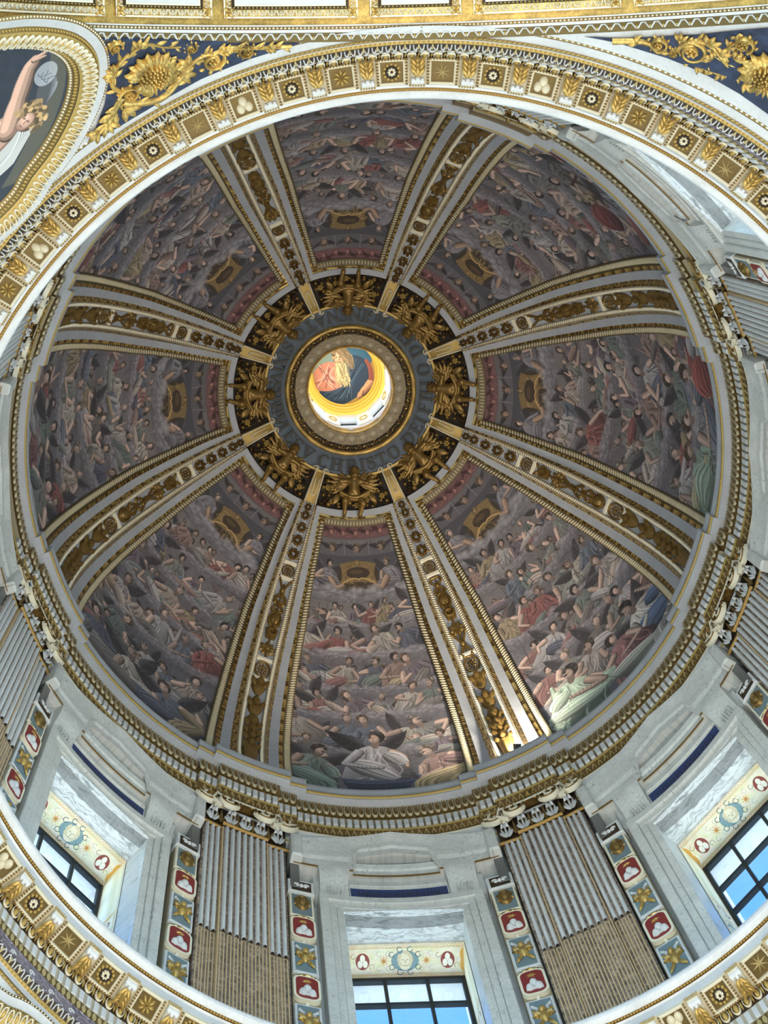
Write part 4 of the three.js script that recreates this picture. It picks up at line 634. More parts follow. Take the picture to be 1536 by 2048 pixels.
// painted band on the soffit: flat print
function friezeTexture() {
  const [cv, c] = canvas(1024, 288);
  c.fillStyle = '#efe3c8'; c.fillRect(0, 0, 1024, 288);
  for (let i = 0; i < 400; i++) { c.fillStyle = `rgba(${rr(200, 240)},${rr(180, 225)},${rr(130, 200)},.2)`; c.beginPath(); c.ellipse(rr(0, 1024), rr(0, 288), rr(10, 60), rr(6, 24), 0, 0, 7); c.fill(); }
  for (const y of [12, 276]) for (let x = 6; x < 1024; x += 13) { c.fillStyle = (x / 13 | 0) % 2 ? '#c98f4e' : '#a8846a'; c.beginPath(); c.arc(x, y + ((x / 13 | 0) % 2 ? 4 : -4), 4.2, 0, 7); c.fill(); }
  c.strokeStyle = '#cf9444'; c.lineWidth = 5; c.strokeRect(4, 28, 1016, 232); c.strokeStyle = '#8c7a5c'; c.lineWidth = 2; c.strokeRect(14, 38, 996, 212);
  for (const q of [0, 1]) { c.fillStyle = '#dba24a'; c.beginPath(); const x = q ? 1010 : 14, s = q ? -1 : 1; c.moveTo(x, 40); c.quadraticCurveTo(x + s * 46, 70, x + s * 22, 144); c.quadraticCurveTo(x + s * 46, 220, x, 248); c.fill(); }
  for (const x of [330, 694]) { c.fillStyle = '#c5813a'; c.beginPath(); for (let i = 0; i < 16; i++) { const a = i * Math.PI / 8, r = i % 2 ? 12 : 46; c.lineTo(x + r * Math.cos(a), 144 + r * Math.sin(a)); } c.fill(); c.strokeStyle = '#a89a84'; c.lineWidth = 3; for (const [dx, dy] of [[-40, -62], [40, -62], [-40, 62], [40, 62]]) { c.beginPath(); c.arc(x + dx, 144 + dy, 20, 0.4, 5.2); c.stroke(); } }
  for (const x of [150, 874]) { c.fillStyle = '#8d3f35'; c.beginPath(); c.ellipse(x, 144, 62, 74, 0, 0, 7); c.fill(); c.lineWidth = 6; c.strokeStyle = '#e9dcc0'; c.stroke(); c.fillStyle = '#efe6d4'; for (const [dx, dy] of [[0, -26], [-22, 22], [22, 22]]) { c.beginPath(); c.ellipse(x + dx, 144 + dy, 22, 32, 0, 0, 7); c.fill(); c.strokeStyle = '#b49c84'; c.lineWidth = 2; c.stroke(); } c.strokeStyle = '#9a8a6e'; c.lineWidth = 5; c.beginPath(); c.arc(x - 78, 100, 20, 0, 5); c.stroke(); c.beginPath(); c.arc(x + 78, 190, 20, 2, 7); c.stroke(); }
  c.fillStyle = '#7f9696'; c.beginPath(); c.ellipse(512, 144, 118, 88, 0, 0, 7); c.fill(); c.strokeStyle = '#4e5c5c'; c.lineWidth = 6; for (const [dx, dy] of [[-112, -54], [112, -54], [-112, 54], [112, 54], [-44, -96], [44, -96], [-44, 96], [44, 96]]) { c.beginPath(); c.arc(512 + dx, 144 + dy, 22, 0, 5.4); c.stroke(); }
  c.fillStyle = '#e8d9ba'; c.beginPath(); c.ellipse(512, 148, 58, 76, 0, 0, 7); c.fill(); for (let i = 0; i < 16; i++) { const a = rr(2.4, 7); c.fillStyle = '#d6c49e'; c.beginPath(); c.arc(512 + Math.cos(a) * 52, 136 + Math.sin(a) * 64, 16, 0, 7); c.fill(); }
  c.strokeStyle = '#8f7552'; c.lineWidth = 5; c.beginPath(); c.moveTo(484, 136); c.lineTo(502, 138); c.moveTo(524, 138); c.lineTo(542, 136); c.moveTo(513, 140); c.lineTo(518, 168); c.moveTo(492, 188); c.quadraticCurveTo(513, 180, 536, 188); c.stroke();
  return mat({ map: tex(cv), roughness: 0.7 });
}
const FRIEZE = friezeTexture();
function tabletTexture() { // blue tablet, its dark worn lettering can no longer be read
  const [cv, c] = canvas(512, 64); c.fillStyle = '#243d6c'; c.fillRect(0, 0, 512, 64); for (let i = 0; i < 200; i++) { c.fillStyle = `rgba(${rr(20, 60)},${rr(40, 80)},${rr(90, 130)},.25)`; c.fillRect(rr(0, 512), rr(0, 64), rr(5, 40), rr(2, 10)); }
  c.strokeStyle = '#1a2036'; c.lineWidth = 5; for (let x = 44; x < 470; x += 19) { c.beginPath(); c.moveTo(x, 50); c.lineTo(x + rr(-4, 6), 22); c.lineTo(x + rr(6, 12), rr(26, 48)); c.stroke(); } return mat({ map: tex(cv), roughness: 0.5 });
}
const TABLET = tabletTexture();
{
  const r0 = 1.058, base = R3(r0, HB), w = cylW(r0, HB), y = (h) => (h - HB) * S, X = (az) => az * D * r0 * S, part = [];
  const add = (name, mb, m, ww = w, u) => part.push([name, mb.geo(ww, base, u), m]);
  const jx = [0.148, 0.168, 0.187, 0.212].map((v) => v * S), jz = [0.02, 0.045, 0.085], ht = [HW, HW + 0.024, HW + 0.046, HW + 0.076];
  for (const q of [-1, 1]) { const m = new MB(); for (let i = 0; i < 3; i++) { const a = q * jx[i], c = q * jx[i + 1]; m.box(Math.min(a, c), Math.max(a, c), 0.2, y(ht[i + 1]), -0.17, jz[i], 0.012, 1, 1); } add('jamb', m, M.marble); }
  { const m = new MB(); for (let i = 0; i < 3; i++) m.box(-jx[i + 1] + 0.002, jx[i + 1] - 0.002, y(ht[i]), y(ht[i + 1]), -0.17, jz[i], 0.012, 10, 1); add('lintel', m, M.marble); }
  add('frieze_block', new MB().box(-0.222 * S, 0.222 * S, y(ht[3]), y(4.2), -0.17, -0.01, 0, 10), M.marble);
  add('tablet_frame', new MB().box(-0.129 * S, 0.129 * S, y(4.077), y(4.142), -0.02, 0.012, 0.01, 10), M.white);
  { const m = new MB(); m.grid((u, v) => [lerp(-0.1255, 0.1255, u) * S, lerp(y(4.081), y(4.138), v), 0.016], 10, 1); const g = m.geo(w, base), uv = g.attributes.uv; for (let i = 0; i < uv.count; i++) uv.setXY(i, m.u[i * 2] / (0.251 * S) + 0.5, (m.u[i * 2 + 1] - y(4.081)) / (y(4.138) - y(4.081))); part.push(['blue_tablet', g, TABLET]); }
  add('fillet', new MB().box(-0.128 * S, 0.128 * S, y(4.152), y(4.175), -0.02, 0.03, 0.01, 10), M.marble);
  for (const q of [-1, 1]) { // scrolled consoles
    const x0 = q * 0.132 * S, x1 = q * 0.206 * S, m = new MB(), prof = (v) => 0.03 + 0.13 * (0.5 - 0.5 * Math.cos(v * Math.PI)), flare = (v) => 1 + 0.16 * v * v * v;
    m.grid((u, v) => { const c = (x0 + x1) / 2, hw = Math.abs(x1 - x0) / 2 * flare(v); return [c + (u * 2 - 1) * hw, lerp(y(4.076), y(4.195), v), prof(v)]; }, 2, 10); for (const e of [-1, 1]) m.grid((u, v) => { const c = (x0 + x1) / 2, hw = Math.abs(x1 - x0) / 2 * flare(v); return [c + e * hw, lerp(y(4.076), y(4.195), v), e > 0 ? lerp(prof(v), -0.05, u) : lerp(-0.05, prof(v), u)]; }, 1, 10);
    for (let i = -2; i <= 2; i++) m.box((x0 + x1) / 2 + i * 0.055 - 0.012, (x0 + x1) / 2 + i * 0.055 + 0.012, y(4.085), y(4.125), 0.03, 0.075); add('console', m, M.marble);
  }
  // horizontal cornice, broken in the middle, and the low pediment above it
  const A = 15.1, Bz = 6.3, front = (v) => pick([0, 0.3, 0.32, 0.62, 1], [0.15, 0.15, 0.175, 0.19, 0.25], v), yb = (a) => (Math.abs(a) > Bz ? y(4.193) : y(lerp(4.306, 4.268, Math.abs(a) / Bz))), yt = (a) => y(lerp(4.4, 4.306, Math.abs(a) / A));
  const raking = (a0, a1, n) => { const m = new MB(); m.grid((u, v) => { const a = lerp(a0, a1, u), q = Math.abs(a) > Bz - 0.001 && (Math.abs(a0) > Bz - 0.001 && Math.abs(a1) > Bz - 0.001) ? y(4.193) : y(lerp(4.306, 4.268, Math.abs(a) / Bz)); return [X(a), lerp(q, yt(a), v), front(v)]; }, n, 10, false); const zb = -0.16; const bot = (a) => (Math.max(Math.abs(a0), Math.abs(a1)) > Bz + 0.01 ? y(4.193) : y(lerp(4.306, 4.268, Math.abs(a) / Bz)));
    m.grid((u, v) => { const a = lerp(a0, a1, u); return [X(a), bot(a), lerp(zb, 0.15, v)]; }, n, 1, false); m.grid((u, v) => { const a = lerp(a0, a1, u); return [X(a), yt(a), lerp(0.25, zb, v)]; }, n, 1, false);
    for (const [a, s] of [[a0, 0], [a1, 1]]) m.grid((u, v) => [X(a), lerp(bot(a), yt(a), v), s ? lerp(front(v), zb, u) : lerp(zb, front(v), u)], 1, 10, false); return m; };
  add('cornice', raking(-A, -Bz, 8), M.marble); add('pediment', raking(-Bz, Bz, 12), M.marble); add('cornice', raking(Bz, A, 8), M.marble);
  { const m = new MB(), z = (v) => pick([0, 0.55, 0.6, 1], [0.085, 0.085, 0.11, 0.135], v); m.grid((u, v) => [X(lerp(-Bz, Bz, u)), lerp(y(4.193), y(4.24), v), z(v)], 10, 8, false); m.grid((u, v) => [X(lerp(-Bz, Bz, u)), y(4.193), lerp(-0.16, 0.085, v)], 10, 1, false); m.grid((u, v) => [X(lerp(-Bz, Bz, u)), y(4.24), lerp(0.135, -0.16, v)], 10, 1, false); add('corona', m, M.marble); }
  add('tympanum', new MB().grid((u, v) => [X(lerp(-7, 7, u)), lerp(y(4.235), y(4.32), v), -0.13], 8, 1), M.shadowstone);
  { const p = []; for (const [a, z] of [[-A, 0.155], [-Bz, 0.155]]) p.push([X(a), y(4.19)]); add('gilded_fillet', new MB().box(X(-A), X(-Bz), y(4.189), y(4.1945), 0.14, 0.156, 0, 5), M.antique); add('gilded_fillet', new MB().box(X(Bz), X(A), y(4.189), y(4.1945), 0.14, 0.156, 0, 5), M.antique); add('gilded_fillet', new MB().box(X(-Bz), X(Bz), y(4.189), y(4.1945), 0.075, 0.09, 0, 6), M.antique); }
  for (const q of [-1, 1]) { const a = q * 13.9, c = q * 15.6; add('end_block', new MB().box(X(Math.min(a, c)), X(Math.max(a, c)), y(4.19), y(4.312), -0.16, 0.29, 0.03, 2), M.marble); add('return_wall', new MB().box(X(Math.min(q * 14.2, c)), X(Math.max(q * 14.2, c)), y(4.06), y(4.19), -0.16, 0.12, 0.01, 2), M.greymarble); }
  // soffit and jamb linings of the deep opening
  const soff = (d0, d1, dz) => new MB().grid((u, v) => [lerp(-1, 1, u) * WX, lerp(d0, d1, v) * S, dz], 1, 1, false), sw = (x, yy, z, o) => set(o, x, Yh(HW) - z, -yy, 1, 0, 0, 0, 0, -1, 0, -1, 0);
  add('soffit', soff(1.04, 1.122, 0.0), M.streak, sw);
  { const m = new MB().box(-WX, WX, 1.1225 * S, 1.207 * S, 0, 0.02, 0.006), g = m.geo(sw, base), uv = g.attributes.uv; for (let i = 0; i < uv.count; i++) uv.setXY(i, m.u[i * 2] / (2 * WX) + 0.5, 1 - (m.u[i * 2 + 1] - 1.1225 * S) / (0.0845 * S)); part.push(['painted_soffit', g, FRIEZE]); }
  for (const q of [-1, 1]) {
    const jw = (x, yy, z, o) => set(o, q * (WX - z), Yh(HB) + yy, -x * S, 0, 0, -1, 0, 1, 0, -q, 0, 0);
    add('jamb_lining', new MB().grid((u, v) => [lerp(1.05, 1.122, u), lerp(0.1, y(HW), v), 0.004], 1, 1, false), M.marble, jw);
    const m = new MB().grid((u, v) => [lerp(1.122, 1.207, u), lerp(y(3.45), y(HW), v), 0.012], 1, 1, false), g = m.geo(jw, base), uv = g.attributes.uv; for (let i = 0; i < uv.count; i++) uv.setXY(i, (m.u[i * 2 + 1] - y(3.45)) / (2 * WX), (m.u[i * 2] - 1.122) / 0.085); part.push(['painted_jamb', g, FRIEZE]);
  }
  const say = { 0: 'in the middle of the foreground', 1: 'at the lower right, lit by blue sky', 2: 'at the right edge, seen steeply', 3: 'at the upper right, cut by the near ring', 6: 'at the left edge, mostly hidden', 7: 'at the lower left, over the near ring' };
  for (const k of seen) {
    const t = thing('window_surround', 'veined marble window surround with blue tablet ' + say[k], 'window surround', polar(45 * k, r0, HB), -45 * k * D, 'marble window surrounds of the drum');
    for (const [n, g, m] of part) mesh(n, t, g, m);
  }
}
// ---------------------------------------------------------------- pilasters
{
  const rp = 1.043, base = R3(rp, HB), w = cylW(rp, HB), y = (h) => (h - HB) * S, X = (az) => az * D * rp * S, part = [], add = (n, mb, m) => part.push([n, mb.geo(w, base), m]);
  const T0 = 4.252, C0 = 3.69, step = 0.06;
  for (const q of [-1, 1]) { const a = q * 3.5, c = q * 6.4; add('side_strip', new MB().box(X(Math.min(a, c)), X(Math.max(a, c)), 0.2, y(T0), -0.26, 0, 0.008, 3), M.breccia); }
  add('shaft', new MB().box(X(-3.5), X(3.5), 0.2, y(T0 + 0.01), -0.26, step, 0.01, 6), M.breccia);
  const fl = []; for (const q of [-1, 1]) for (const a of [4.05, 4.93, 5.81]) fl.push([q * a, 0]); for (let i = -3; i <= 3; i++) fl.push([i * 0.96, step]);
  for (const [a, z] of fl) {
    add('flute', new MB().tube([[X(a), y(C0)], [X(a), y(3.9)], [X(a), y(4.1)], [X(a), y(T0)]], 0.062, 0.05, z, false, 4), M.white);
    const k = 0.027; add('inlaid_line', new MB().tube([[X(a) - k, 0.2], [X(a) - k, y(C0) - 0.03], [X(a) + k, y(C0) - 0.03], [X(a) + k, 0.2]], 0.021, 0.014, z), M.tan);
  }
  for (const q of [-1, 1]) add('edge_line', new MB().box(X(q * 3.5) - 0.007, X(q * 3.5) + 0.007, 0.2, y(T0), 0, step + 0.012), M.tan);
  // capital
  for (const q of [-1, 1]) { const a = q * 3.5, c = q * 6.9; add('astragal', new MB().tube([[X(Math.min(a, c)), y(4.262)], [X(Math.max(a, c)), y(4.262)]], 0.05, 0.05, 0.0, false, 4), M.antique); }
  add('astragal', new MB().tube([[X(-3.6), y(4.272)], [0, y(4.272)], [X(3.6), y(4.272)]], 0.055, 0.055, step, false, 4), M.antique);
  add('bell', new MB().box(X(-6.5), X(6.5), y(4.262), y(4.42), -0.2, 0.0, 0, 6), M.bronze);
  for (const [a, z] of [[-5.2, 0.03], [-2.35, 0.07], [0, 0.07], [2.35, 0.07], [5.2, 0.03]]) {
    const m = new MB(); for (let i = -2; i <= 2; i++) m.leaf(X(a) + i * 0.012, y(4.282), 0.4 - Math.abs(i) * 0.1, 0.045, Math.PI / 2 - i * 0.24, 0.06, z, 0.2); for (let i = -1; i <= 1; i++) m.leaf(X(a), y(4.345), 0.13 - Math.abs(i) * 0.03, 0.04, -Math.PI / 2 + i * 0.8, 0.1, z, 0.3); add('acanthus_leaf', m, M.white);
  }
  for (const a of [-3.75, -1.2, 1.2, 3.75]) { const m = new MB(); for (let i = -1; i <= 1; i++) m.leaf(X(a), y(4.29), 0.5, 0.05, Math.PI / 2 - i * 0.3, 0.05, Math.abs(a) < 3 ? 0.06 : 0.02); add('gilded_leaf', m, M.antique); }
  for (const [a, q, z] of [[-6.3, -1, 0.07], [-3.2, 1, 0.12], [3.2, -1, 0.12], [6.3, 1, 0.07]]) { const m = new MB(), cx = X(a), cy = y(4.39); m.spiral(cx, cy, 0.2, 1.6, q > 0 ? 0 : Math.PI, -q, 0.075, 0.09, z, 24); m.dome(cx, cy, 0.16, 0.15, 0.05, 10, 2, 0, z - 0.02); m.tube([[cx - q * 0.1, y(4.345)], [cx - q * 0.28, y(4.37)], [cx - q * 0.2, y(4.42)]], 0.06, 0.07, z); add('volute', m, M.ivory); const gm = new MB(); gm.spiral(cx, cy, 0.215, 1.05, q > 0 ? 0 : Math.PI, -q, 0.03, 0.11, z, 20); add('volute_edge', gm, M.antique); }
  for (const q of [-1, 1]) add('abacus', new MB().box(X(q > 0 ? 3.4 : -7.5), X(q > 0 ? 7.5 : -3.4), y(4.422), y(4.452), -0.2, 0.1, 0.02, 3), M.ivory);
  add('abacus', new MB().box(X(-3.9), X(3.9), y(4.43), y(4.462), -0.2, 0.15, 0.02, 5), M.white); add('abacus_edge', new MB().box(X(-3.9), X(3.9), y(4.424), y(4.431), -0.1, 0.14, 0, 5), M.antique);
  { const m = new MB(); for (let i = 0; i < 8; i++) m.leaf(0, y(4.425), 0.16, 0.1, i * 0.785, 0.09, 0.12); m.dome(0, y(4.425), 0.06, 0.06, 0.16, 8, 2, 0, 0.12); add('abacus_flower', m, M.antique); }
  const say = { 0: 'second from the foreground window, lit from above', 1: 'at the right edge, its grey flutes slanting', 2: 'at the right edge above the middle', 3: 'at the top right behind the near ring', 5: 'at the far left behind the near ring', 6: 'at the left edge, flutes slanting down', 7: 'left of the foreground window' };
  say[0] = 'right of the foreground window'; 
  for (const k of [0, 1, 2, 3, 5, 6, 7]) {
    const az = 22.5 + 45 * k, t = thing('pilaster', 'fluted brown marble pilaster with leafy white capital ' + say[k], 'pilaster', polar(az, rp, HB), -az * D, 'pilasters of the drum');
    for (const [n, g, m] of part) mesh(n, t, g, m);
  }
}
// ---------------------------------------------------------------- heraldic strips beside the pilasters
{
  const r0 = 1.052, base = R3(r0, HB), w = cylW(r0, HB), y = (h) => (h - HB) * S, HWX = 0.0325 * S, build = [], add = (n, mb, m, sub) => build.push([n, mb.geo(w, base), m, sub]);
  const outline = (cy, hw, hh, c = 0.4, n = 5) => { const p = []; for (const [sx, sy, a0] of [[1, 1, 0], [-1, 1, 90], [-1, -1, 180], [1, -1, 270]]) for (let i = 0; i <= n; i++) { const a = (a0 + 90 * i / n) * D, r = hw * c * 1.6; p.push([sx * (hw - r) + r * Math.cos(a), cy + sy * (hh - r) + r * Math.sin(a)]); } return p; };
  add('ground', new MB().box(-HWX, HWX, 0.2, y(4.045), -0.16, 0, 0, 2), M.taupe);
  add('capital_block', new MB().box(-HWX * 1.06, HWX * 1.06, y(4.04), y(4.105), -0.16, 0.07, 0.015, 2), M.white);
  { const m = new MB(); m.box(-HWX * 0.8, HWX * 0.8, y(4.047), y(4.094), 0.07, 0.075); add('block_field', m, M.bronze); const q = new MB(); for (const s of [-1, 1]) { q.spiral(s * 0.07, y(4.07), 0.055, 1.2, s > 0 ? 0 : Math.PI, s, 0.025, 0.03, 0.075, 14); q.leaf(0, y(4.07), 0.12, 0.05, s > 0 ? 0.3 : Math.PI - 0.3, 0.03, 0.075); } q.dome(0, y(4.07), 0.03, 0.04, 0.045, 7, 2, 0, 0.075); add('block_relief', q, M.white); }
  const panel = (h0, h1, tall) => {
    const c = (h0 + h1) / 2, hh = (h1 - h0) / 2 * S;
    const f = new MB(); f.box(-HWX * 0.95, HWX * 0.95, y(h0), y(h1), 0, 0.05, 0.012, 2); f.box(-HWX * 0.7, -HWX * 0.45, y(h0) - 0.05, y(h0), 0, 0.05, 0.01); f.box(HWX * 0.45, HWX * 0.7, y(h0) - 0.05, y(h0), 0, 0.05, 0.01); add('panel_frame', f, M.white);
    add('panel_field', new MB().box(-HWX * 0.76, HWX * 0.76, y(h0) + 0.045, y(h1) - 0.045, 0.05, 0.056, 0, 2), M.slate);
    const q = new MB(); q.dome(0, y(c) + hh * 0.28, 0.055, 0.06, 0.08, 8, 2, 0, 0.056); q.dome(0, y(c) - hh * 0.06, 0.075, hh * 0.26, 0.07, 8, 2, 0, 0.056);
    for (const s of [-1, 1]) { q.leaf(s * 0.03, y(c) + hh * 0.1, 0.14, 0.07, s > 0 ? 0.6 : Math.PI - 0.6, 0.05, 0.056); q.leaf(s * 0.02, y(c) - hh * 0.2, hh * 0.55, 0.07, -Math.PI / 2 + s * 0.5, 0.05, 0.056); q.spiral(s * 0.1, y(c) - hh * 0.02, 0.05, 1.1, s > 0 ? 0 : Math.PI, s, 0.022, 0.035, 0.056, 10); } add('gilded_figure', q, M.gold);
    const r = new MB(); for (const s of [-1, 1]) r.tube([[s * 0.13, y(c) + hh * 0.6], [s * 0.06, y(c) + hh * 0.42], [s * 0.12, y(c) + hh * 0.1]], 0.03, 0.03, 0.056); add('white_ribbon', r, M.white);
  };
  const shield = (h0, h1) => {
    const c = (h0 + h1) / 2, hh = (h1 - h0) / 2 * S;
    add('shield', new MB().poly(outline(y(c), HWX * 0.98, hh), 0, 0.06), M.ivory, 0);
    add('field', new MB().poly(outline(y(c), HWX * 0.8, hh - 0.04), 0.06, 0.066), M.red, 1);
    const q = new MB(); for (const [x, yy] of [[-0.062, -0.45], [0.062, -0.45], [0, -0.13]]) { q.dome(x, y(c) + yy * hh, 0.06, hh * 0.26, 0.05, 10, 3, 0, 0.066); } q.box(-0.12, 0.12, y(c) - hh * 0.66, y(c) - hh * 0.5, 0.066, 0.085, 0.008); add('mount', q, M.white, 1);
    add('star', new MB().star(0, y(c) + hh * 0.5, 0.075, 0.022, 7, 0.066, 0.02), M.gold, 1);
    add('crest', new MB().tube([[-HWX * 0.7, y(h1) - 0.01], [0, y(h1) + 0.045], [HWX * 0.7, y(h1) - 0.01]], 0.045, 0.05, 0.02), M.giltworn, 1);
    add('pendant', new MB().dome(0, y(h0) - 0.035, 0.03, 0.03, 0.04, 8, 2, 0, 0.01), M.ivory, 1);
  };
  { const h0 = 3.925, h1 = 4.04, c = 3.985; const f = new MB().box(-HWX * 0.95, HWX * 0.95, y(h0), y(h1) - 0.02, 0, 0.04, 0.01, 2); add('panel_frame', f, M.ivory); add('panel_field', new MB().box(-HWX * 0.78, HWX * 0.78, y(h0) + 0.03, y(h1) - 0.05, 0.04, 0.046, 0, 2), M.slate); const q = new MB(); q.ring(0, y(c), 0.09, 0.045, 0.06, 14, 0.046, 0.17); q.dome(0, y(c), 0.07, 0.13, 0.09, 8, 2, 0, 0.046); for (let i = 0; i < 6; i++) q.leaf(0, y(c), 0.15, 0.06, i * 1.047 + 0.5, 0.06, 0.046); add('gilded_mask', q, M.antique); }
  shield(3.806, 3.912); panel(3.648, 3.79); shield(3.53, 3.632); panel(3.37, 3.512);
  const at = [[-8.45, 'left'], [8.45, 'right']], nm = { 0: 'the pilaster right of the foreground window', 1: 'the pilaster at the right edge', 2: 'the right pilaster above the middle', 6: 'the pilaster at the left edge', 7: 'the pilaster left of the foreground window' };
  for (const k of [0, 1, 2, 6, 7]) for (const [da, side] of at) {
    const az = 22.5 + 45 * k + da, t = thing('heraldic_strip', 'red shield strip on the ' + side + ' of ' + nm[k], 'wall panel', polar(az, r0, HB), -az * D, 'strips of red shields beside the pilasters');
    let last; for (const [n, g, m, sub] of build) { const o = mesh(n, sub ? last : t, g, m); if (sub === 0) last = o; }
  }
}
// ---------------------------------------------------------------- ring cornice below the drum
{
  const b = [0, Yh(3.0), 0], rg = structure('trim_3', 'white and gilded ring cornice with coffers on the pendentives, nearest to the eye', new THREE.Vector3(0, b[1], 0));
  const part = (name, prof, m) => mesh(name, rg, sweep(prof, arc(-180, 180, 1.5), () => 0, b), m);
  const roll = []; for (let i = 0; i <= 8; i++) { const a = lerp(150, -60, i / 8) * D; roll.push([0.9745 - 0.0135 * Math.sin(a) * 0 - 0.0125 * Math.cos(a * 0.86), 3.238 + 0.0145 * Math.sin(a)]); }
  part('ledge', [[1.12, 3.262], [0.99, 3.262], [0.972, 3.256]], M.white);
  part('roll', [[0.972, 3.256], [0.9655, 3.252], [0.9622, 3.246], [0.9618, 3.240], [0.9640, 3.2345], [0.9690, 3.231], [0.9740, 3.230], [0.9775, 3.2305]], M.white);
  part('bead_ground', [[0.9775, 3.2305], [0.978, 3.233], [0.984, 3.233], [0.9845, 3.229]], M.antique);
  part('fillet', [[0.9845, 3.229], [0.989, 3.228], [0.989, 3.2025]], M.white);
  part('soffit', [[0.989, 3.2025], [1.0425, 3.191]], M.cream);
  part('egg_ground', [[1.0425, 3.196], [1.0455, 3.192], [1.0535, 3.163]], M.bronze);
  part('dentil_ground', [[1.0535, 3.163], [1.0525, 3.158], [1.053, 3.12]], M.stone);
  part('leaf_bead', [[1.053, 3.12], [1.0515, 3.117], [1.0515, 3.105], [1.0515, 3.088]], M.olive);
  part('frieze', [[1.0515, 3.088], [1.053, 3.085], [1.053, 3.044]], M.purple);
  part('leaf_ground', [[1.053, 3.044], [1.0485, 3.043], [1.0595, 3.0335]], M.bronze);
  part('bead_torus', [[1.0595, 3.0335], [1.0605, 3.031], [1.066, 3.0295]], M.goldsoft);
  part('white_fascia', [[1.066, 3.0295], [1.0668, 3.029], [1.0668, 3.012]], M.white);
  part('gilded_torus', [[1.0668, 3.012], [1.0672, 3.008], [1.0715, 3.005]], M.antique);
  part('white_band', [[1.0715, 3.005], [1.0722, 3.008], [1.086, 2.991]], M.white);
  part('outer_moulding', [[1.086, 2.991], [1.0868, 2.988], [1.0915, 2.984]], M.antique);
  const NB = 63, bay = 2 * Math.PI / NB;
  const slope = (r) => 3.2025 - (r - 0.989) / (1.0425 - 0.989) * 0.0115, r0 = 1.0155, W = soffW(r0, slope), base = [0, b[1], 0];
  const G = (mb, w = W) => mb.geo(w, base);
  // sizes in metres; y towards the axis
  const frame = (() => { const m = new MB(), fx = 0.188, fy = 0.158, ix = 0.135, iy = 0.122; m.box(-fx, fx, iy, fy, 0, 0.05, 0.01, 3); m.box(-fx, fx, -fy, -iy, 0, 0.05, 0.01, 3); m.box(-fx, -ix, -iy, iy, 0, 0.05, 0.01); m.box(ix, fx, -iy, iy, 0, 0.05, 0.01); return m; })();
  const border = (() => { const m = new MB(); for (let x = -0.18; x < 0.185; x += 0.036) for (const y of [-0.148]) m.dome(x, y, 0.014, 0.018, 0.02, 5, 2, 0, 0.05); for (let y = -0.14; y < 0.15; y += 0.036) for (const x of [-0.172, 0.172]) m.dome(x, y, 0.018, 0.014, 0.02, 5, 2, 0, 0.05); return m; })();
  const field = new MB().box(-0.136, 0.136, -0.123, 0.123, 0, 0.006, 0, 2);
  const kinds = {
    star: [[new MB().star(0, 0, 0.118, 0.03, 8, 0.006, 0.03, 0.2), M.goldpale, 'star']],
    flower: [[(() => { const m = new MB(); for (let i = 0; i < 8; i++) { const a = i * Math.PI / 4; m.dome(0.062 * Math.cos(a), 0.062 * Math.sin(a), 0.046, 0.02, 0.05, 8, 2, a, 0.006); } m.ring(0, 0, 0.022, 0.014, 0.05, 10, 0.006); return m; })(), M.goldsoft, 'flower']],
    dark: [[(() => { const m = new MB(); for (let i = 0; i < 12; i++) { const a = i * Math.PI / 6; m.dome(0.094 * Math.cos(a), 0.094 * Math.sin(a), 0.024, 0.022, 0.03, 6, 2, a, 0.006); } return m; })(), M.goldsoft, 'outer_petal'], [new MB().ring(0, 0, 0.066, 0.03, 0.02, 20, 0.006), M.dark, 'dark_ring'], [(() => { const m = new MB(); for (let i = 0; i < 8; i++) { const a = i * Math.PI / 4; m.dome(0.032 * Math.cos(a), 0.032 * Math.sin(a), 0.024, 0.017, 0.045, 7, 2, a, 0.006); } return m; })(), M.ivory, 'rosette'], [new MB().dome(0, 0, 0.016, 0.016, 0.06, 8, 2, 0, 0.006), M.dark, 'rosette_eye']],
    hills: [[(() => { const m = new MB(); for (const [x, y] of [[-0.05, 0.035], [0.05, 0.035], [0, -0.04]]) m.dome(x, y, 0.052, 0.066, 0.04, 10, 3, 0, 0.006); return m; })(), M.cream, 'hills']],
  };
  const gF = G(frame), gB = G(border), gI = G(field), gK = {}; for (const k in kinds) gK[k] = kinds[k].map(([m, mt, n]) => [G(m), mt, n]);
  // leafy brackets between the coffers
  const block = G(new MB().box(-0.075, 0.075, -0.155, 0.16, 0, 0.085, 0.015, 1)), leafG = G((() => { const m = new MB(); for (let j = 0; j < 3; j++) for (let i = -1; i <= 1; i++) m.leaf(i * 0.012, 0.07 - j * 0.055, 0.15, 0.06, -Math.PI / 2 + i * 0.5, 0.045, 0.085 + (2 - j) * 0.012); return m; })());
  const curl = G((() => { const m = new MB(); m.tube([[-0.078, 0.125], [-0.03, 0.118], [0.03, 0.118], [0.078, 0.125]], 0.06, 0.05, 0.085); for (const q of [-1, 1]) m.dome(q * 0.055, 0.105, 0.03, 0.035, 0.05, 8, 2, 0, 0.09); m.dome(0, 0.095, 0.035, 0.04, 0.055, 8, 2, 0, 0.09); return m; })());
  const trim = G((() => { const m = new MB(); for (let x = -0.085; x <= 0.086; x += 0.034) m.dome(x, 0.172, 0.014, 0.018, 0.03, 5, 2, 0, 0.03); return m; })());
  const order = { '-11': 'dark', '-10': 'flower', '-9': 'hills', '-8': 'dark', '-7': 'flower', '-6': 'dark', '-5': 'star', '-4': 'hills', '-3': 'dark', '-2': 'flower', '-1': 'dark', 0: 'star', 1: 'dark', 2: 'hills', 3: 'dark', 4: 'flower', 5: 'dark', 6: 'star', 7: 'dark' }, cyc = ['star', 'dark', 'hills', 'dark', 'flower', 'dark'];
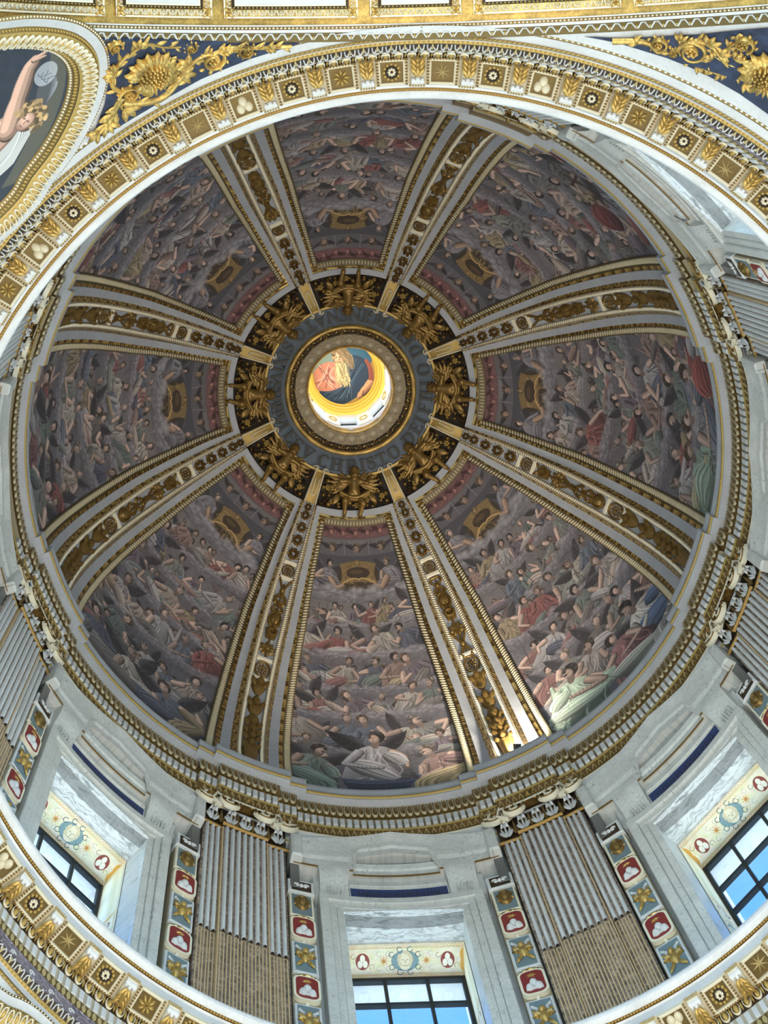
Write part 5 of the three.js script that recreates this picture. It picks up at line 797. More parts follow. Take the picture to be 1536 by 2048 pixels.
  const turn = (o, az) => { o.rotation.y = -az * D; return o; };
  for (let i = 0; i < NB; i++) {
    const j = ((i + 31) % NB) - 31, az = 176.5 - j * bay / D, kind = order[j] ?? cyc[((j % 6) + 6) % 6];
    const c = turn(mesh('coffer', rg, gF, M.cream), az); stuff(mesh('bead_border', c, gB, M.antique)); mesh('field', c, gI, M.olive); for (const [g, m, n] of gK[kind]) { const q = mesh(n, c, g, m); if (n === 'outer_petal' || n === 'rosette' || n === 'flower') q.userData.kind = 'stuff'; }
    const k = turn(mesh('bracket', rg, block, M.cream), az + bay / D / 2); mesh('acanthus_leaf', k, leafG, M.gold); mesh('scroll_end', k, curl, M.white); stuff(mesh('bead_border', k, trim, M.goldsoft));
  }
  // eggs, dentils and leaves round the ring
  const NE = 252, da = 360 / NE, w1 = cylW(1.049, 3.1795);
  const tilt = (x, y, z, o) => { const a = x / (1.0495 * S), r = (1.0495 - 0.001) * S - y * 0.27 - z * 0.96, s = Math.sin(a), c = Math.cos(a); set(o, r * s, Yh(3.179) + y * 0.96 - z * 0.27, -r * c, c, 0, s, 0.27 * -s, 0.96, 0.27 * c, -s * 0.96, -0.27, c * 0.96); };
  const egg = G(new MB().dome(0, -0.004, 0.035, 0.07, 0.045, 9, 3), tilt), shell = G(new MB().ring(0, 0, 0.051, 0.013, 0.034, 14, 0, 0.087), tilt), dart = G(new MB().leaf(0.075, 0.085, 0.17, 0.03, -Math.PI / 2, 0.03), tilt);
  const den = G(new MB().box(-0.034, 0.034, -0.2, 0, 0, 0.018, 0.005), cylW(1.0530, 3.156));
  const leafW = (x, y, z, o) => { const a = x / (1.054 * S), r = 1.0545 * S - y - z * 0.65, s = Math.sin(a), c = Math.cos(a); set(o, r * s, Yh(3.0385) - z * 0.76 + y * 0.86, -r * c, c, 0, s, -s * 0.76, 0.65, c * 0.76, -s * 0.65, -0.76, c * 0.65); };
  const lf = G((() => { const m = new MB(); for (const q of [-1, 1]) m.tube([[q * 0.062, -0.034], [q * 0.056, 0.018], [q * 0.032, 0.034], [q * 0.012, 0.0]], 0.017, 0.025); return m; })(), leafW), core = G(new MB().leaf(0, 0.03, 0.07, 0.03, -Math.PI / 2, 0.035), leafW);
  for (let i = 0; i < NE; i++) {
    const az = i * da - 180;
    turn(mesh('egg', rg, egg, M.goldsoft), az); 
    turn(mesh('acanthus', rg, lf, M.white), az);
  }
  const many = (name, g, m, n, f) => { const o = new THREE.InstancedMesh(g, m, n), q = new THREE.Matrix4(); for (let i = 0; i < n; i++) o.setMatrixAt(i, q.makeRotationY(-f(i) * D)); o.name = name; o.userData.kind = 'stuff'; rg.add(o); return o; };
  many('egg_shells', shell, M.ivory, NE, (i) => i * da); many('darts', dart, M.goldsoft, NE, (i) => i * da); many('leaf_cores', core, M.goldpale, NE, (i) => i * da);
  many('dentils', den, M.white, 360, (i) => i);
  const bead = G(new MB().dome(0, 0, 0.016, 0.016, 0.022, 6, 2), soffW(0.981, 3.2325)); many('bead_row', bead, M.goldsoft, 900, (i) => i * 0.4);
  const bead2 = G(new MB().dome(0, 0, 0.017, 0.015, 0.02, 6, 2), soffW(1.0632, 3.0305)); many('beads', bead2, M.goldsoft, 720, (i) => i * 0.5);
  const lrow = G(new MB().leaf(0, 0.09, 0.17, 0.06, -Math.PI / 2, 0.02, 0, 0.2), cylW(1.052, 3.102)); many('small_leaves', lrow, M.goldpale, 504, (i) => i * 360 / 504);
  const rope = G(new MB().dome(0, 0, 0.03, 0.014, 0.022, 6, 2, 0.5), soffW(1.0695, 3.0065)); many('rope_twists', rope, M.goldsoft, 720, (i) => i * 0.5);
  const orn = G(new MB().dome(0, 0, 0.02, 0.013, 0.018, 6, 2), soffW(1.0892, 2.986)); many('ornament_row', orn, M.ivory, 600, (i) => i * 0.6);
  const spk = G(new MB().spiral(0, 0, 0.05, 1.1, 0, 1, 0.02, 0.012, 0, 10), cylW(1.053, 3.066)); many('inlaid_scrolls', spk, M.white, 126, (i) => i * 360 / 126);
}
// ---------------------------------------------------------------- pendentives, their roundels and scrolls
const RHO = 1.436, HP = 2.04, Z0 = 1.067, PR = RHO * S;
const gnom = (n, ux, uy) => (x, y, z, o) => {
  const q = [0, 1, 2].map((c) => -n[c] + (x * ux[c] + y * uy[c]) / PR), l = Math.hypot(...q), d = q.map((v) => v / l), k = PR - z;
  const t = ux.map((v, c) => v - d[c] * (ux[0] * d[0] + ux[1] * d[1] + ux[2] * d[2])), tl = Math.hypot(...t), T = t.map((v) => v / tl), i = d.map((v) => -v);
  const m = [i[1] * T[2] - i[2] * T[1], i[2] * T[0] - i[0] * T[2], i[0] * T[1] - i[1] * T[0]];
  set(o, d[0] * k, Yh(HP) + d[1] * k, d[2] * k, ...T, ...m, ...i);
};
const UL = [[0.43305, -0.59952, -0.67308], [0.90117, 0.30378, 0.30922], [0.01908, -0.74047, 0.67182]], UR = [[-0.35314, -0.63154, -0.69026], [0.93538, -0.22333, -0.27421], [0.01902, -0.74249, 0.66959]];
for (let k = 0; k < 4; k++) { // curved triangles between the arches
  const az0 = 45 + 90 * k, g = new MB().grid((u, v) => { const a = lerp(-44.9, 44.9, 1 - u) + az0, ca = Math.max(Math.abs(Math.sin(a * D)), Math.abs(Math.cos(a * D))), r = lerp(1.0895, Math.min(1.433, 1.0755 / ca), v); return [r * S * Math.sin(a * D), Yh(HP + Math.sqrt(Math.max(0.0001, RHO * RHO - r * r))), -r * S * Math.cos(a * D)]; }, 48, 20);
  const s = structure('wall_pendentive_' + (k + 1), 'white plastered pendentive under the ring cornice', new THREE.Vector3(0, Yh(2), 0)); mesh('plaster', s, g.geo(flatW, [0, Yh(2), 0]), M.white);
}
function offset(pts, d) { // outward offset of a closed loop
  const n = pts.length; let A = 0; for (let i = 0; i < n; i++) A += pts[i][0] * pts[(i + 1) % n][1] - pts[(i + 1) % n][0] * pts[i][1]; const s = A > 0 ? 1 : -1;
  return pts.map((p, i) => { const a = pts[(i - 1 + n) % n], b = pts[(i + 1) % n], l = Math.hypot(b[0] - a[0], b[1] - a[1]); return [p[0] + s * (b[1] - a[1]) / l * d, p[1] - s * (b[0] - a[0]) / l * d]; });
}
function smooth(pts, n) { const c = new THREE.CatmullRomCurve3(pts.map((p) => new THREE.Vector3(p[0], p[1], 0)), true, 'centripetal'); return c.getSpacedPoints(n).slice(0, n).map((p) => [p.x, p.y]); }
function openCurve(pts, n) { const c = new THREE.CatmullRomCurve3(pts.map((p) => new THREE.Vector3(p[0], p[1], 0)), false, 'centripetal'); return c.getSpacedPoints(n).map((p) => [p.x, p.y]); }
function bandBetween(mb, a, b, z0, z1) { const n = a.length; const v = [], f = []; for (let i = 0; i < n; i++) v.push([a[i][0], a[i][1], z0], [b[i][0], b[i][1], z1]); let A = 0; for (let i = 0; i < n; i++) A += a[i][0] * a[(i + 1) % n][1] - a[(i + 1) % n][0] * a[i][1]; for (let i = 0; i < n; i++) { const j = (i + 1) % n; f.push(A > 0 ? [2 * i, 2 * i + 1, 2 * j + 1, 2 * j] : [2 * i, 2 * j, 2 * j + 1, 2 * i + 1]); } return mb.prim(v, f, true); }
{
  // half of the outline, mirrored in the middle line of the pendentive
  const ax = [-1.05, -1.153], ay = [-2.236, 0.924], dl = Math.hypot(ay[0] - ax[0], ay[1] - ax[1]), dx = (ay[0] - ax[0]) / dl, dy = (ay[1] - ax[1]) / dl, mir = ([x, y]) => { const k = (x - ax[0]) * dx + (y - ax[1]) * dy, px = ax[0] + k * dx, py = ax[1] + k * dy; return [2 * px - x, 2 * py - y]; };
  const half = [[-1.02, -0.86], [-0.875, -0.689], [-0.597, -0.435], [-0.352, -0.094], [-0.232, 0.167], [-0.175, 0.446], [-0.185, 0.642], [-0.275, 0.857], [-0.414, 1.02], [-0.889, 1.322], [-1.4, 1.45]];
  const inner = smooth([...half, ...half.slice().reverse().map(mir)], 150), W = gnom(...UL), base = [-0.62186 * S, Yh(2.90091), 0.96655 * S];
  const o = (d) => offset(inner, d), rings = new MB(), G = (m) => m.geo(W, base);
  const paint = (() => { // painted angel on a dark ground
    const x0 = -2.7, x1 = 0, y0 = -1.35, y1 = 1.6, w = 640, h = Math.round(640 * (y1 - y0) / (x1 - x0)), [cv, c] = canvas(w, h), X = (x) => (x - x0) / (x1 - x0) * w, Y = (y) => (y1 - y) / (y1 - y0) * h, k = w / (x1 - x0); seed = 77;
    c.fillStyle = '#353a44'; c.fillRect(0, 0, w, h); for (let i = 0; i < 300; i++) { c.fillStyle = rgb([60, 64, 72], rr(0.5, 1.4), 0.14); c.beginPath(); c.ellipse(rr(0, w), rr(0, h), rr(10, 60), rr(8, 40), rr(0, 3), 0, 7); c.fill(); }
    c.fillStyle = '#5c5a50'; c.beginPath(); c.moveTo(X(-0.16), Y(0.75)); c.lineTo(X(-0.34), Y(0.95)); c.quadraticCurveTo(X(-0.42), Y(0.1), X(-1.15), Y(-0.75)); c.lineTo(X(-0.9), Y(-0.8)); c.quadraticCurveTo(X(-0.2), Y(-0.1), X(-0.16), Y(0.75)); c.fill();
    wing(c, X(-0.55), Y(0.2), k * 0.6, -1.15, [158, 160, 164]);
    c.fillStyle = 'rgba(196,198,202,.75)'; c.beginPath(); c.ellipse(X(-0.42), Y(0.66), k * 0.14, k * 0.17, 0.3, 0, 7); c.fill(); c.strokeStyle = '#6e7278'; c.lineWidth = 3; for (let i = 0; i < 4; i++) { c.beginPath(); c.arc(X(-0.45 + 0.03 * i), Y(0.7 - i * 0.06), k * 0.06, i, i + 3.4); c.stroke(); }
    const skin = [206, 164, 142];
    limb(c, [[X(-1.75), Y(-0.1)], [X(-1.35), Y(-0.02)], [X(-0.98), Y(0.12)]], k * 0.5, k * 0.46, skin); limb(c, [[X(-0.98), Y(0.1)], [X(-0.8), Y(0.5)], [X(-0.62), Y(0.86)], [X(-0.52), Y(0.96)]], k * 0.24, k * 0.1, skin); limb(c, [[X(-0.54), Y(0.95)], [X(-0.36), Y(0.99)]], k * 0.07, k * 0.03, skin); limb(c, [[X(-0.54), Y(0.94)], [X(-0.4), Y(0.93)]], k * 0.05, k * 0.025, skin);
    c.fillStyle = '#c9c5c0'; c.beginPath(); c.moveTo(X(-0.6), Y(0)); c.lineTo(X(-0.95), Y(-0.45)); c.quadraticCurveTo(X(-1.5), Y(-0.75), X(-2), Y(-0.5)); c.lineTo(X(-1.6), Y(-0.3)); c.quadraticCurveTo(X(-1.1), Y(-0.25), X(-0.85), Y(0.02)); c.fill(); for (let i = 0; i < 9; i++) { c.strokeStyle = i % 2 ? '#8f8e90' : '#e4e2de'; c.lineWidth = 5; c.beginPath(); c.moveTo(X(-0.66 - i * 0.02), Y(-0.02)); c.quadraticCurveTo(X(-1), Y(-0.3 - i * 0.03), X(-1.3 - i * 0.07), Y(-0.4 - i * 0.02)); c.stroke(); }
    c.save(); c.translate(X(-0.72), Y(0.1)); c.rotate(1.15); head(c, 0, 0, k * 0.36, -0.3, [214, 166, 146], [150, 118, 82]); for (let i = 0; i < 60; i++) { const a = rr(2.7, 6.7), q = k * rr(0.12, 0.24); c.fillStyle = rgb([172, 140, 100], rr(0.5, 1.3)); c.beginPath(); c.ellipse(Math.cos(a) * q * 0.95, -k * 0.05 + Math.sin(a) * q, k * 0.04, k * 0.03, a + 1.2, 0, 7); c.fill(); } c.restore();
    const m = new MB().poly(inner, 0.015, 0.015), g = G(m), uv = g.attributes.uv; for (let i = 0; i < uv.count; i++) uv.setXY(i, (m.u[i * 2] - x0) / (x1 - x0), (m.u[i * 2 + 1] - y0) / (y1 - y0)); return [g, mat({ map: tex(cv), roughness: 0.6 })];
  })();
  const bead = (d, gap, rx, ry, h, z, ang) => { const m = new MB(), c = o(d); let run = 0; for (let i = 0; i < c.length; i++) { const a = c[i], q = c[(i + 1) % c.length], l = Math.hypot(q[0] - a[0], q[1] - a[1]), t = Math.atan2(q[1] - a[1], q[0] - a[0]); while (run < l) { m.dome(lerp(a[0], q[0], run / l), lerp(a[1], q[1], run / l), rx, ry, h, 6, 2, t + ang, z); run += gap; } run -= l; } return m; };
  const parts = [
    ['bead_ground', bandBetween(new MB(), o(0), o(0.05), 0.02, 0.05), M.antique], ['bead_row', bead(0.026, 0.042, 0.014, 0.018, 0.025, 0.035, 0), M.ivory, 1],
    ['leaf_ground', bandBetween(new MB(), o(0.05), o(0.105), 0.05, 0.09), M.olive], ['leaf_row', bead(0.078, 0.046, 0.016, 0.028, 0.025, 0.07, 0.2), M.goldsoft, 1],
    ['fillet', bandBetween(new MB(), o(0.105), o(0.118), 0.1, 0.11), M.goldsoft],
    ['gadroon_ground', bandBetween(bandBetween(new MB(), o(0.118), o(0.21), 0.11, 0.16), o(0.21), o(0.31), 0.16, 0.1), M.goldsoft],
    ['outer_bead_ground', bandBetween(new MB(), o(0.31), o(0.35), 0.1, 0.06), M.antique], ['outer_bead_row', bead(0.33, 0.042, 0.015, 0.016, 0.025, 0.075, 0), M.goldsoft, 1],
    ['white_band', bandBetween(new MB(), o(0.35), o(0.45), 0.06, 0.05), M.white], ['edge', bandBetween(new MB(), o(0.45), o(0.485), 0.05, 0.02), M.antique], ['edge_row', bead(0.467, 0.042, 0.014, 0.012, 0.02, 0.03, 0.6), M.ivory, 1],
  ].map(([n, m, mt, st]) => [n, G(m), mt, st]);
  // tall gadroons, one part each
  const gad = [], dip = [], c0 = o(0.214); { let run = 0.05; for (let i = 0; i < c0.length; i++) { const a = c0[i], q = c0[(i + 1) % c0.length], l = Math.hypot(q[0] - a[0], q[1] - a[1]), t = Math.atan2(q[1] - a[1], q[0] - a[0]); while (run < l) { const x = lerp(a[0], q[0], run / l), y = lerp(a[1], q[1], run / l), m = new MB(), n = new MB(), ct = Math.cos(t), st = Math.sin(t), P = (u, v) => [x + u * ct - v * st, y + u * st + v * ct], loop = []; for (let k = 0; k < 12; k++) { const b = k / 12 * 2 * Math.PI, v = 0.084 * Math.sin(b); loop.push(P(0.03 * Math.cos(b) + 0.22 * v, v)); } m.tube(loop, 0.016, 0.03, 0.135, true); n.dome(...P(0, 0), 0.019, 0.06, 0.035, 7, 2, t - 0.22, 0.13); gad.push(G(m)); dip.push(G(n)); run += 0.088; } run -= l; } }
  const say = [[0, 'oval painting of an angel in a gilded gadrooned frame at the upper left'], [90, 'corner of a gadrooned gilded frame at the lower left edge']];
  for (const [turn, label] of say) {
    const p = new THREE.Vector3(...base).applyAxisAngle(new THREE.Vector3(0, 1, 0), turn * D * -1), t = thing('framed_painting', label, 'painting', p, -turn * D);
    mesh('painting', t, ...paint); for (const [n, g, m, st] of parts) { const q = mesh(n, t, g, m); if (st) stuff(q); } for (const g of gad) mesh('gadroon', t, g, M.ivory); for (const g of dip) mesh('gadroon_core', t, g, M.gold);
  }
}
{ // navy spandrels with gilded scrolls
  const WL = gnom(...UL), bL = [-0.62186 * S, Yh(2.90091), 0.96655 * S], WR = gnom(...UR), bR = [0.50711 * S, Yh(2.94689), 0.99121 * S];
  const navyL = [[0.19, 0.93], [0.789, 0.67], [1.362, 0.44], [1.95, 0.255], [2.56, 0.13], [2.499, 0.104], [1.951, -0.011], [1.347, -0.174], [0.812, -0.385], [0.33, -0.559], [-0.003, -0.629], [0.211, -0.158], [0.291, 0.214], [0.305, 0.58], [0.258, 0.809]];
  const navyR = [[-1.315, 0.21], [-0.952, 0.25], [-0.617, 0.35], [-0.112, 0.54], [0.54, 0.89], [1.2, 1.25], [1.25, -0.6], [0.832, -0.347], [0.48, -0.178], [0, 0], [-0.577, 0.14], [-0.94, 0.185]];
  const fine = (p) => { const o = []; for (let i = 0; i < p.length; i++) { const a = p[i], b = p[(i + 1) % p.length]; for (let k = 0; k < 3; k++) o.push([lerp(a[0], b[0], k / 3), lerp(a[1], b[1], k / 3)]); } return o; };
  const scroll = (t, W, base, stems, spirals, masks, leaves) => {
    const add = (n, m, mt = M.gold) => mesh(n, t, m.geo(W, base), mt);
    for (const [p, w] of stems) { const c = openCurve(p, 18), m = new MB().tube(c, (q) => w * (1.1 - 0.55 * q), 0.05, 0.03); for (let i = 2; i < 18; i += 2) { const a = Math.atan2(c[i][1] - c[i - 1][1], c[i][0] - c[i - 1][0]); m.leaf(c[i][0], c[i][1], 0.11 + w * 0.6, 0.05, a + (i % 4 ? 0.7 : -0.7), 0.05, 0.03); } add('stem', m); }
    for (const [x, y, r, a0, d] of spirals) { const m = new MB().spiral(x, y, r, 1.7, a0, d, r * 0.36, 0.07, 0.03, 30); for (let i = 0; i < 9; i++) { const a = a0 + d * i * 0.7; m.leaf(x + Math.cos(a) * r, y + Math.sin(a) * r, r * 0.5, r * 0.28, a + d * 0.9, 0.05, 0.03); } add('scroll', m); const f = new MB(); for (let i = 0; i < 6; i++) f.dome(x + Math.cos(i * 1.047) * r * 0.3, y + Math.sin(i * 1.047) * r * 0.3, r * 0.2, r * 0.15, 0.07, 6, 2, i * 1.047, 0.03); f.dome(x, y, r * 0.16, r * 0.16, 0.1, 7, 2, 0, 0.03); add('flower', f); }
    for (const [x, y, r, an] of masks) { // large open acanthus flower
      for (let k = 0; k < 11; k++) { const a = an + (k - 5) * 0.4, m = new MB(); m.leaf(x, y, r * 1.15, r * 0.5, a, 0.12, 0.05); m.leaf(x + Math.cos(a) * r * 0.4, y + Math.sin(a) * r * 0.4, r * 0.62, r * 0.22, a + 0.35, 0.11, 0.06); m.leaf(x + Math.cos(a) * r * 0.4, y + Math.sin(a) * r * 0.4, r * 0.62, r * 0.22, a - 0.35, 0.11, 0.06); add('petal', m); }
      const m = new MB(); for (let i = 0; i < 46; i++) { const q = Math.sqrt(i / 46) * r * 0.6, a = i * 2.4; m.dome(x + Math.cos(a) * q, y + Math.sin(a) * q, r * 0.1, r * 0.08, 0.09, 6, 2, a, 0.14 - q * 0.1); } for (let i = -2; i <= 2; i++) m.leaf(x, y - r * 0.2, r * 0.8, r * 0.25, an + Math.PI + i * 0.35, 0.14, 0.08); add('flower_heart', m); }
    for (const [x, y, l, a] of leaves) { const m = new MB(); for (let i = -1; i <= 1; i++) m.leaf(x, y, l, l * 0.45, a + i * 0.7, 0.08, 0.03); add('leaf_spray', m); }
  };
  const tL = thing('gilded_scroll_relief', 'gilded scroll with one large open flower on navy ground at the upper left', 'relief', new THREE.Vector3(...bL));
  mesh('navy_ground', tL, new MB().poly(fine(navyL), 0.02, 0.025).geo(WL, bL), M.navy);
  scroll(tL, WL, bL, [[[[0.409, -0.04], [0.315, 0.12], [0.391, 0.4], [0.53, 0.56]], 0.06], [[[0.42, -0.22], [0.57, -0.27], [0.87, -0.3], [1.053, -0.13], [1.178, 0.06], [1.35, 0.2], [1.5, 0.215], [1.56, 0.12], [1.5, 0.02]], 0.09], [[[0.42, -0.1], [0.3, -0.28], [0.18, -0.45], [0.06, -0.55]], 0.08], [[[1.45, 0.2], [1.7, 0.24], [1.921, 0.19], [2.2, 0.14], [2.45, 0.115]], 0.05], [[[0.5, 0.5], [0.7, 0.62], [0.95, 0.5], [1.12, 0.45]], 0.04]],
    [[1.5, 0.1, 0.15, 1.2, -1], [1.9, 0.155, 0.1, 2, 1], [0.37, 0.72, 0.085, 0, 1], [0.5, -0.09, 0.12, 3, -1], [1.24, 0.39, 0.07, 1, -1]], [[0.77, 0.17, 0.29, 0.9]],
    [[0.3, -0.3, 0.2, -2.2], [0.2, -0.42, 0.18, -1.2], [0.1, -0.5, 0.16, -2.6], [0.43, -0.28, 0.2, -0.9], [1.0, -0.12, 0.2, 1.3], [1.2, 0.1, 0.2, 2.2], [1.1, 0.0, 0.2, -0.2], [0.36, 0.3, 0.16, 2.4], [2.15, 0.145, 0.12, 0.2], [1.62, 0.2, 0.14, 0.9], [0.62, 0.6, 0.14, 1.2]]);
  const tR = thing('gilded_scroll_relief', 'gilded scroll of several spirals on navy ground at the upper right', 'relief', new THREE.Vector3(...bR));
  mesh('navy_ground', tR, new MB().poly(fine(navyR), 0.02, 0.025).geo(WR, bR), M.navy);
  scroll(tR, WR, bR, [[[[-1.0, 0.21], [-0.738, 0.272], [-0.607, 0.28], [-0.53, 0.2], [-0.42, 0.18], [-0.3, 0.25], [-0.25, 0.36], [-0.12, 0.46], [0.02, 0.45], [0.16, 0.32], [0.27, 0.2], [0.4, 0.12], [0.6, 0.12]], 0.07], [[[0.27, 0.2], [0.2, 0.36], [0.24, 0.52], [0.36, 0.66]], 0.05], [[[0.3, 0.16], [0.2, 0.06], [0.12, 0.08]], 0.05]],
    [[-0.507, 0.3, 0.105, -1.6, 1], [-0.136, 0.28, 0.165, 2, -1], [0.36, 0.58, 0.12, -1, 1], [-0.32, 0.22, 0.07, 0, 1]], [[0.72, 0.26, 0.3, 1.6]],
    [[-0.72, 0.26, 0.12, 2.7], [0.1, 0.24, 0.14, 2.6], [0.0, 0.44, 0.16, 1.2], [0.14, 0.34, 0.15, 0.3], [-0.05, 0.1, 0.12, -0.6], [0.3, 0.34, 0.14, 0.8], [0.12, 0.08, 0.1, 2.9], [0.4, 0.3, 0.13, 1.4], [-0.3, 0.42, 0.12, 1.5], [0.5, 0.02, 0.14, -0.8]]);
}
// ---------------------------------------------------------------- crossing arches and the coffered vault beyond the upper one
const RA = Math.sqrt(RHO * RHO - Z0 * Z0);
const archW = (x, y, z, o) => { const a = x / (RA * S), q = RA * S - z, s = Math.sin(a), c = Math.cos(a); set(o, q * s, Yh(HP) + q * c, y, c, -s, 0, 0, 0, 1, -s, -c, 0); }; // x along the arch, y depth, z down into the room
{
  const zb = (v) => v * S, L = (t) => t * RA * S, base = [0, Yh(HP), Z0 * S];
  const vault = structure('ceiling_vault', 'gilded barrel vault beyond the upper arch', new THREE.Vector3(...base));
  const strip = (name, y0, z0, y1, z1, m, a = 1.35) => mesh(name, vault, new MB().grid((u, v) => [L(lerp(-a, a, u)), lerp(zb(y0), zb(y1), v), lerp(z0, z1, v)], 60, 1, false).geo(archW, base), m);
  strip('arch_edge', Z0 - 0.002, -0.05, Z0 - 0.002, 0.035, M.antique); strip('leaf_ground', Z0 - 0.002, 0.035, 1.0815, 0.075, M.olive); strip('fillet', 1.0815, 0.09, 1.0868, 0.09, M.white); strip('fillet_side', 1.0815, 0.075, 1.0815, 0.09, M.white); strip('bead_ground', 1.0868, 0.07, 1.0932, 0.07, M.antique);
  strip('upper_fillet', 1.0932, 0.085, 1.0958, 0.085, M.white); strip('gilded_flat', 1.0958, 0.05, 1.1085, 0.05, M.gold); strip('panel_ground', 1.1085, 0.045, 1.6, 0.045, M.gold); 
  const tri = new MB().tube([[-0.066, 0.008], [-0.02, 0.072], [0.02, 0.072], [0.066, 0.008]].map(([x, y]) => [x, y]), 0.02, 0.03), core = new MB().dome(0, 0.03, 0.02, 0.022, 0.03, 6, 2);
  const wT = (x, y, z, o) => archW(x, zb(Z0) + y, z + 0.035 + y * 0.42, o), gT = tri.geo(wT, [0, Yh(HP), base[2]]), gC = core.geo(wT, [0, Yh(HP), base[2]]);
  for (let i = -34; i <= 34; i++) { const a = i * 0.0252; const m = mesh('leaf_point', vault, gT, M.white); m.rotation.z = -a; const c = mesh('leaf_core', vault, gC, M.goldsoft); c.rotation.z = -a - 0.0126; }
  const bd = new MB(); for (let i = -110; i <= 110; i++) bd.dome(i * 0.046, zb(1.09), 0.014, 0.015, 0.022, 6, 2, 0, 0.07); stuff(mesh('bead_row', vault, bd.geo(archW, base), M.ivory));
  // coffered panels
  const cuts = [-0.93, -0.635, -0.408, -0.112, 0.092, 0.40, 0.62, 0.93], bar = 0.012, zA = 1.1085;
  for (let i = 0; i + 1 < cuts.length; i++) {
    const a0 = cuts[i] + bar, a1 = cuts[i + 1] - bar, g = new THREE.Group(); g.name = 'coffer'; vault.add(g);
    const ring = (d0, d1, h0, h1, m, n) => { const q = new MB(), y0 = zb(zA), rect = (d) => [[L(a0) + d, y0 + d], [L(a1) - d, y0 + d], [L(a1) - d, zb(1.45)], [L(a0) + d, zb(1.45)]]; const A = rect(d0), B = rect(d1);
      q.grid((u, v) => [lerp(lerp(A[0][0], A[1][0], u), lerp(B[0][0], B[1][0], u), v), lerp(A[0][1], B[0][1], v), lerp(h0, h1, v)], 10, 1, false); q.grid((u, v) => [lerp(A[0][0], B[0][0], u), lerp(lerp(A[0][1], B[0][1], u), A[3][1], v), lerp(h0, h1, u)], 1, 6, false); q.grid((u, v) => [lerp(B[1][0], A[1][0], u), lerp(lerp(B[1][1], A[1][1], u), A[3][1], v), lerp(h1, h0, u)], 1, 6, false); return mesh(n, g, q.geo(archW, base), m); };
    ring(0, 0.02, 0.075, 0.07, M.ivory, 'rim'); ring(0.02, 0.1, 0.07, 0.055, M.gold, 'ornament_ground'); ring(0.1, 0.135, 0.056, 0.052, M.bronze, 'bead_ground'); ring(0.135, 0.155, 0.062, 0.058, M.ivory, 'inner_rim'); mesh('panel', g, new MB().grid((u, v) => [lerp(L(a0) + 0.15, L(a1) - 0.15, u), lerp(zb(zA) + 0.15, zb(1.45), v), 0.054], 10, 1, false).geo(archW, base), M.white);
    const o = new MB(), w = L(a1) - L(a0), n = Math.round((w - 0.16) / 0.112); for (let k = 0; k < n; k++) { const x = L(a0) + 0.08 + (k + 0.5) * (w - 0.16) / n, y = zb(zA) + 0.06; o.tube([[x - 0.045, y + 0.028], [x - 0.03, y - 0.03], [x, y + 0.02], [x + 0.03, y - 0.03], [x + 0.045, y + 0.028]], 0.02, 0.03, 0.06); o.dome(x, y - 0.02, 0.014, 0.016, 0.03, 6, 2, 0, 0.06); }
    for (const e of [0, 1]) for (let k = 0; k < 10; k++) { const y = zb(zA) + 0.16 + k * 0.11, x = e ? L(a1) - 0.06 : L(a0) + 0.06, q = e ? -1 : 1; o.tube([[x + q * 0.028, y - 0.045], [x - q * 0.03, y - 0.03], [x + q * 0.02, y], [x - q * 0.03, y + 0.03], [x + q * 0.028, y + 0.045]], 0.02, 0.03, 0.06); } stuff(mesh('scroll_row', g, o.geo(archW, base), M.ivory));
    const b2 = new MB(); for (let x = L(a0) + 0.13; x < L(a1) - 0.12; x += 0.045) b2.dome(x, zb(zA) + 0.118, 0.015, 0.012, 0.02, 5, 2, 0, 0.055); stuff(mesh('bead_row', g, b2.geo(archW, base), M.goldsoft));
    const r = new MB(); for (let k = 0; k < 8; k++) r.leaf((L(a0) + L(a1)) / 2, zb(zA) + 0.42, 0.2, 0.1, k * 0.785, 0.06, 0.054); r.dome((L(a0) + L(a1)) / 2, zb(zA) + 0.42, 0.07, 0.07, 0.08, 8, 2, 0, 0.054); mesh('rosette', g, r.geo(archW, base), M.gold);
    for (const e of [0, 1]) { const c = new MB(); for (let k = 0; k < 4; k++) c.leaf(e ? L(a1) - 0.06 : L(a0) + 0.06, zb(zA) + 0.06, 0.075, 0.04, k * 1.57 + 0.78, 0.04, 0.065); mesh('corner_leaf', g, c.geo(archW, base), M.gold); }
  }
  // shell behind the coffers and the three other arms
  for (let k = 0; k < 4; k++) {
    const s = structure('ceiling_arm', 'plain barrel vault over one arm of the chapel', new THREE.Vector3(0, Yh(HP), 0), k * Math.PI / 2), sh = new THREE.Shape();
    for (let i = 0; i <= 40; i++) { const a = lerp(-Math.PI / 2, Math.PI / 2, i / 40), q = k ? RA * S - 0.08 : RA * S + 0.06; i ? sh.lineTo(q * Math.sin(a), q * Math.cos(a)) : sh.moveTo(q * Math.sin(a), q * Math.cos(a)); } for (let i = 40; i >= 0; i--) { const a = lerp(-Math.PI / 2, Math.PI / 2, i / 40), q = RA * S + 0.5; sh.lineTo(q * Math.sin(a), q * Math.cos(a)); }
    const g = new THREE.ExtrudeGeometry(sh, { depth: (2.2 - (k ? Z0 : 1.07)) * S, bevelEnabled: false }); g.translate(0, 0, (k ? Z0 : 1.07) * S); mesh('barrel', s, g, M.white);
  }
}
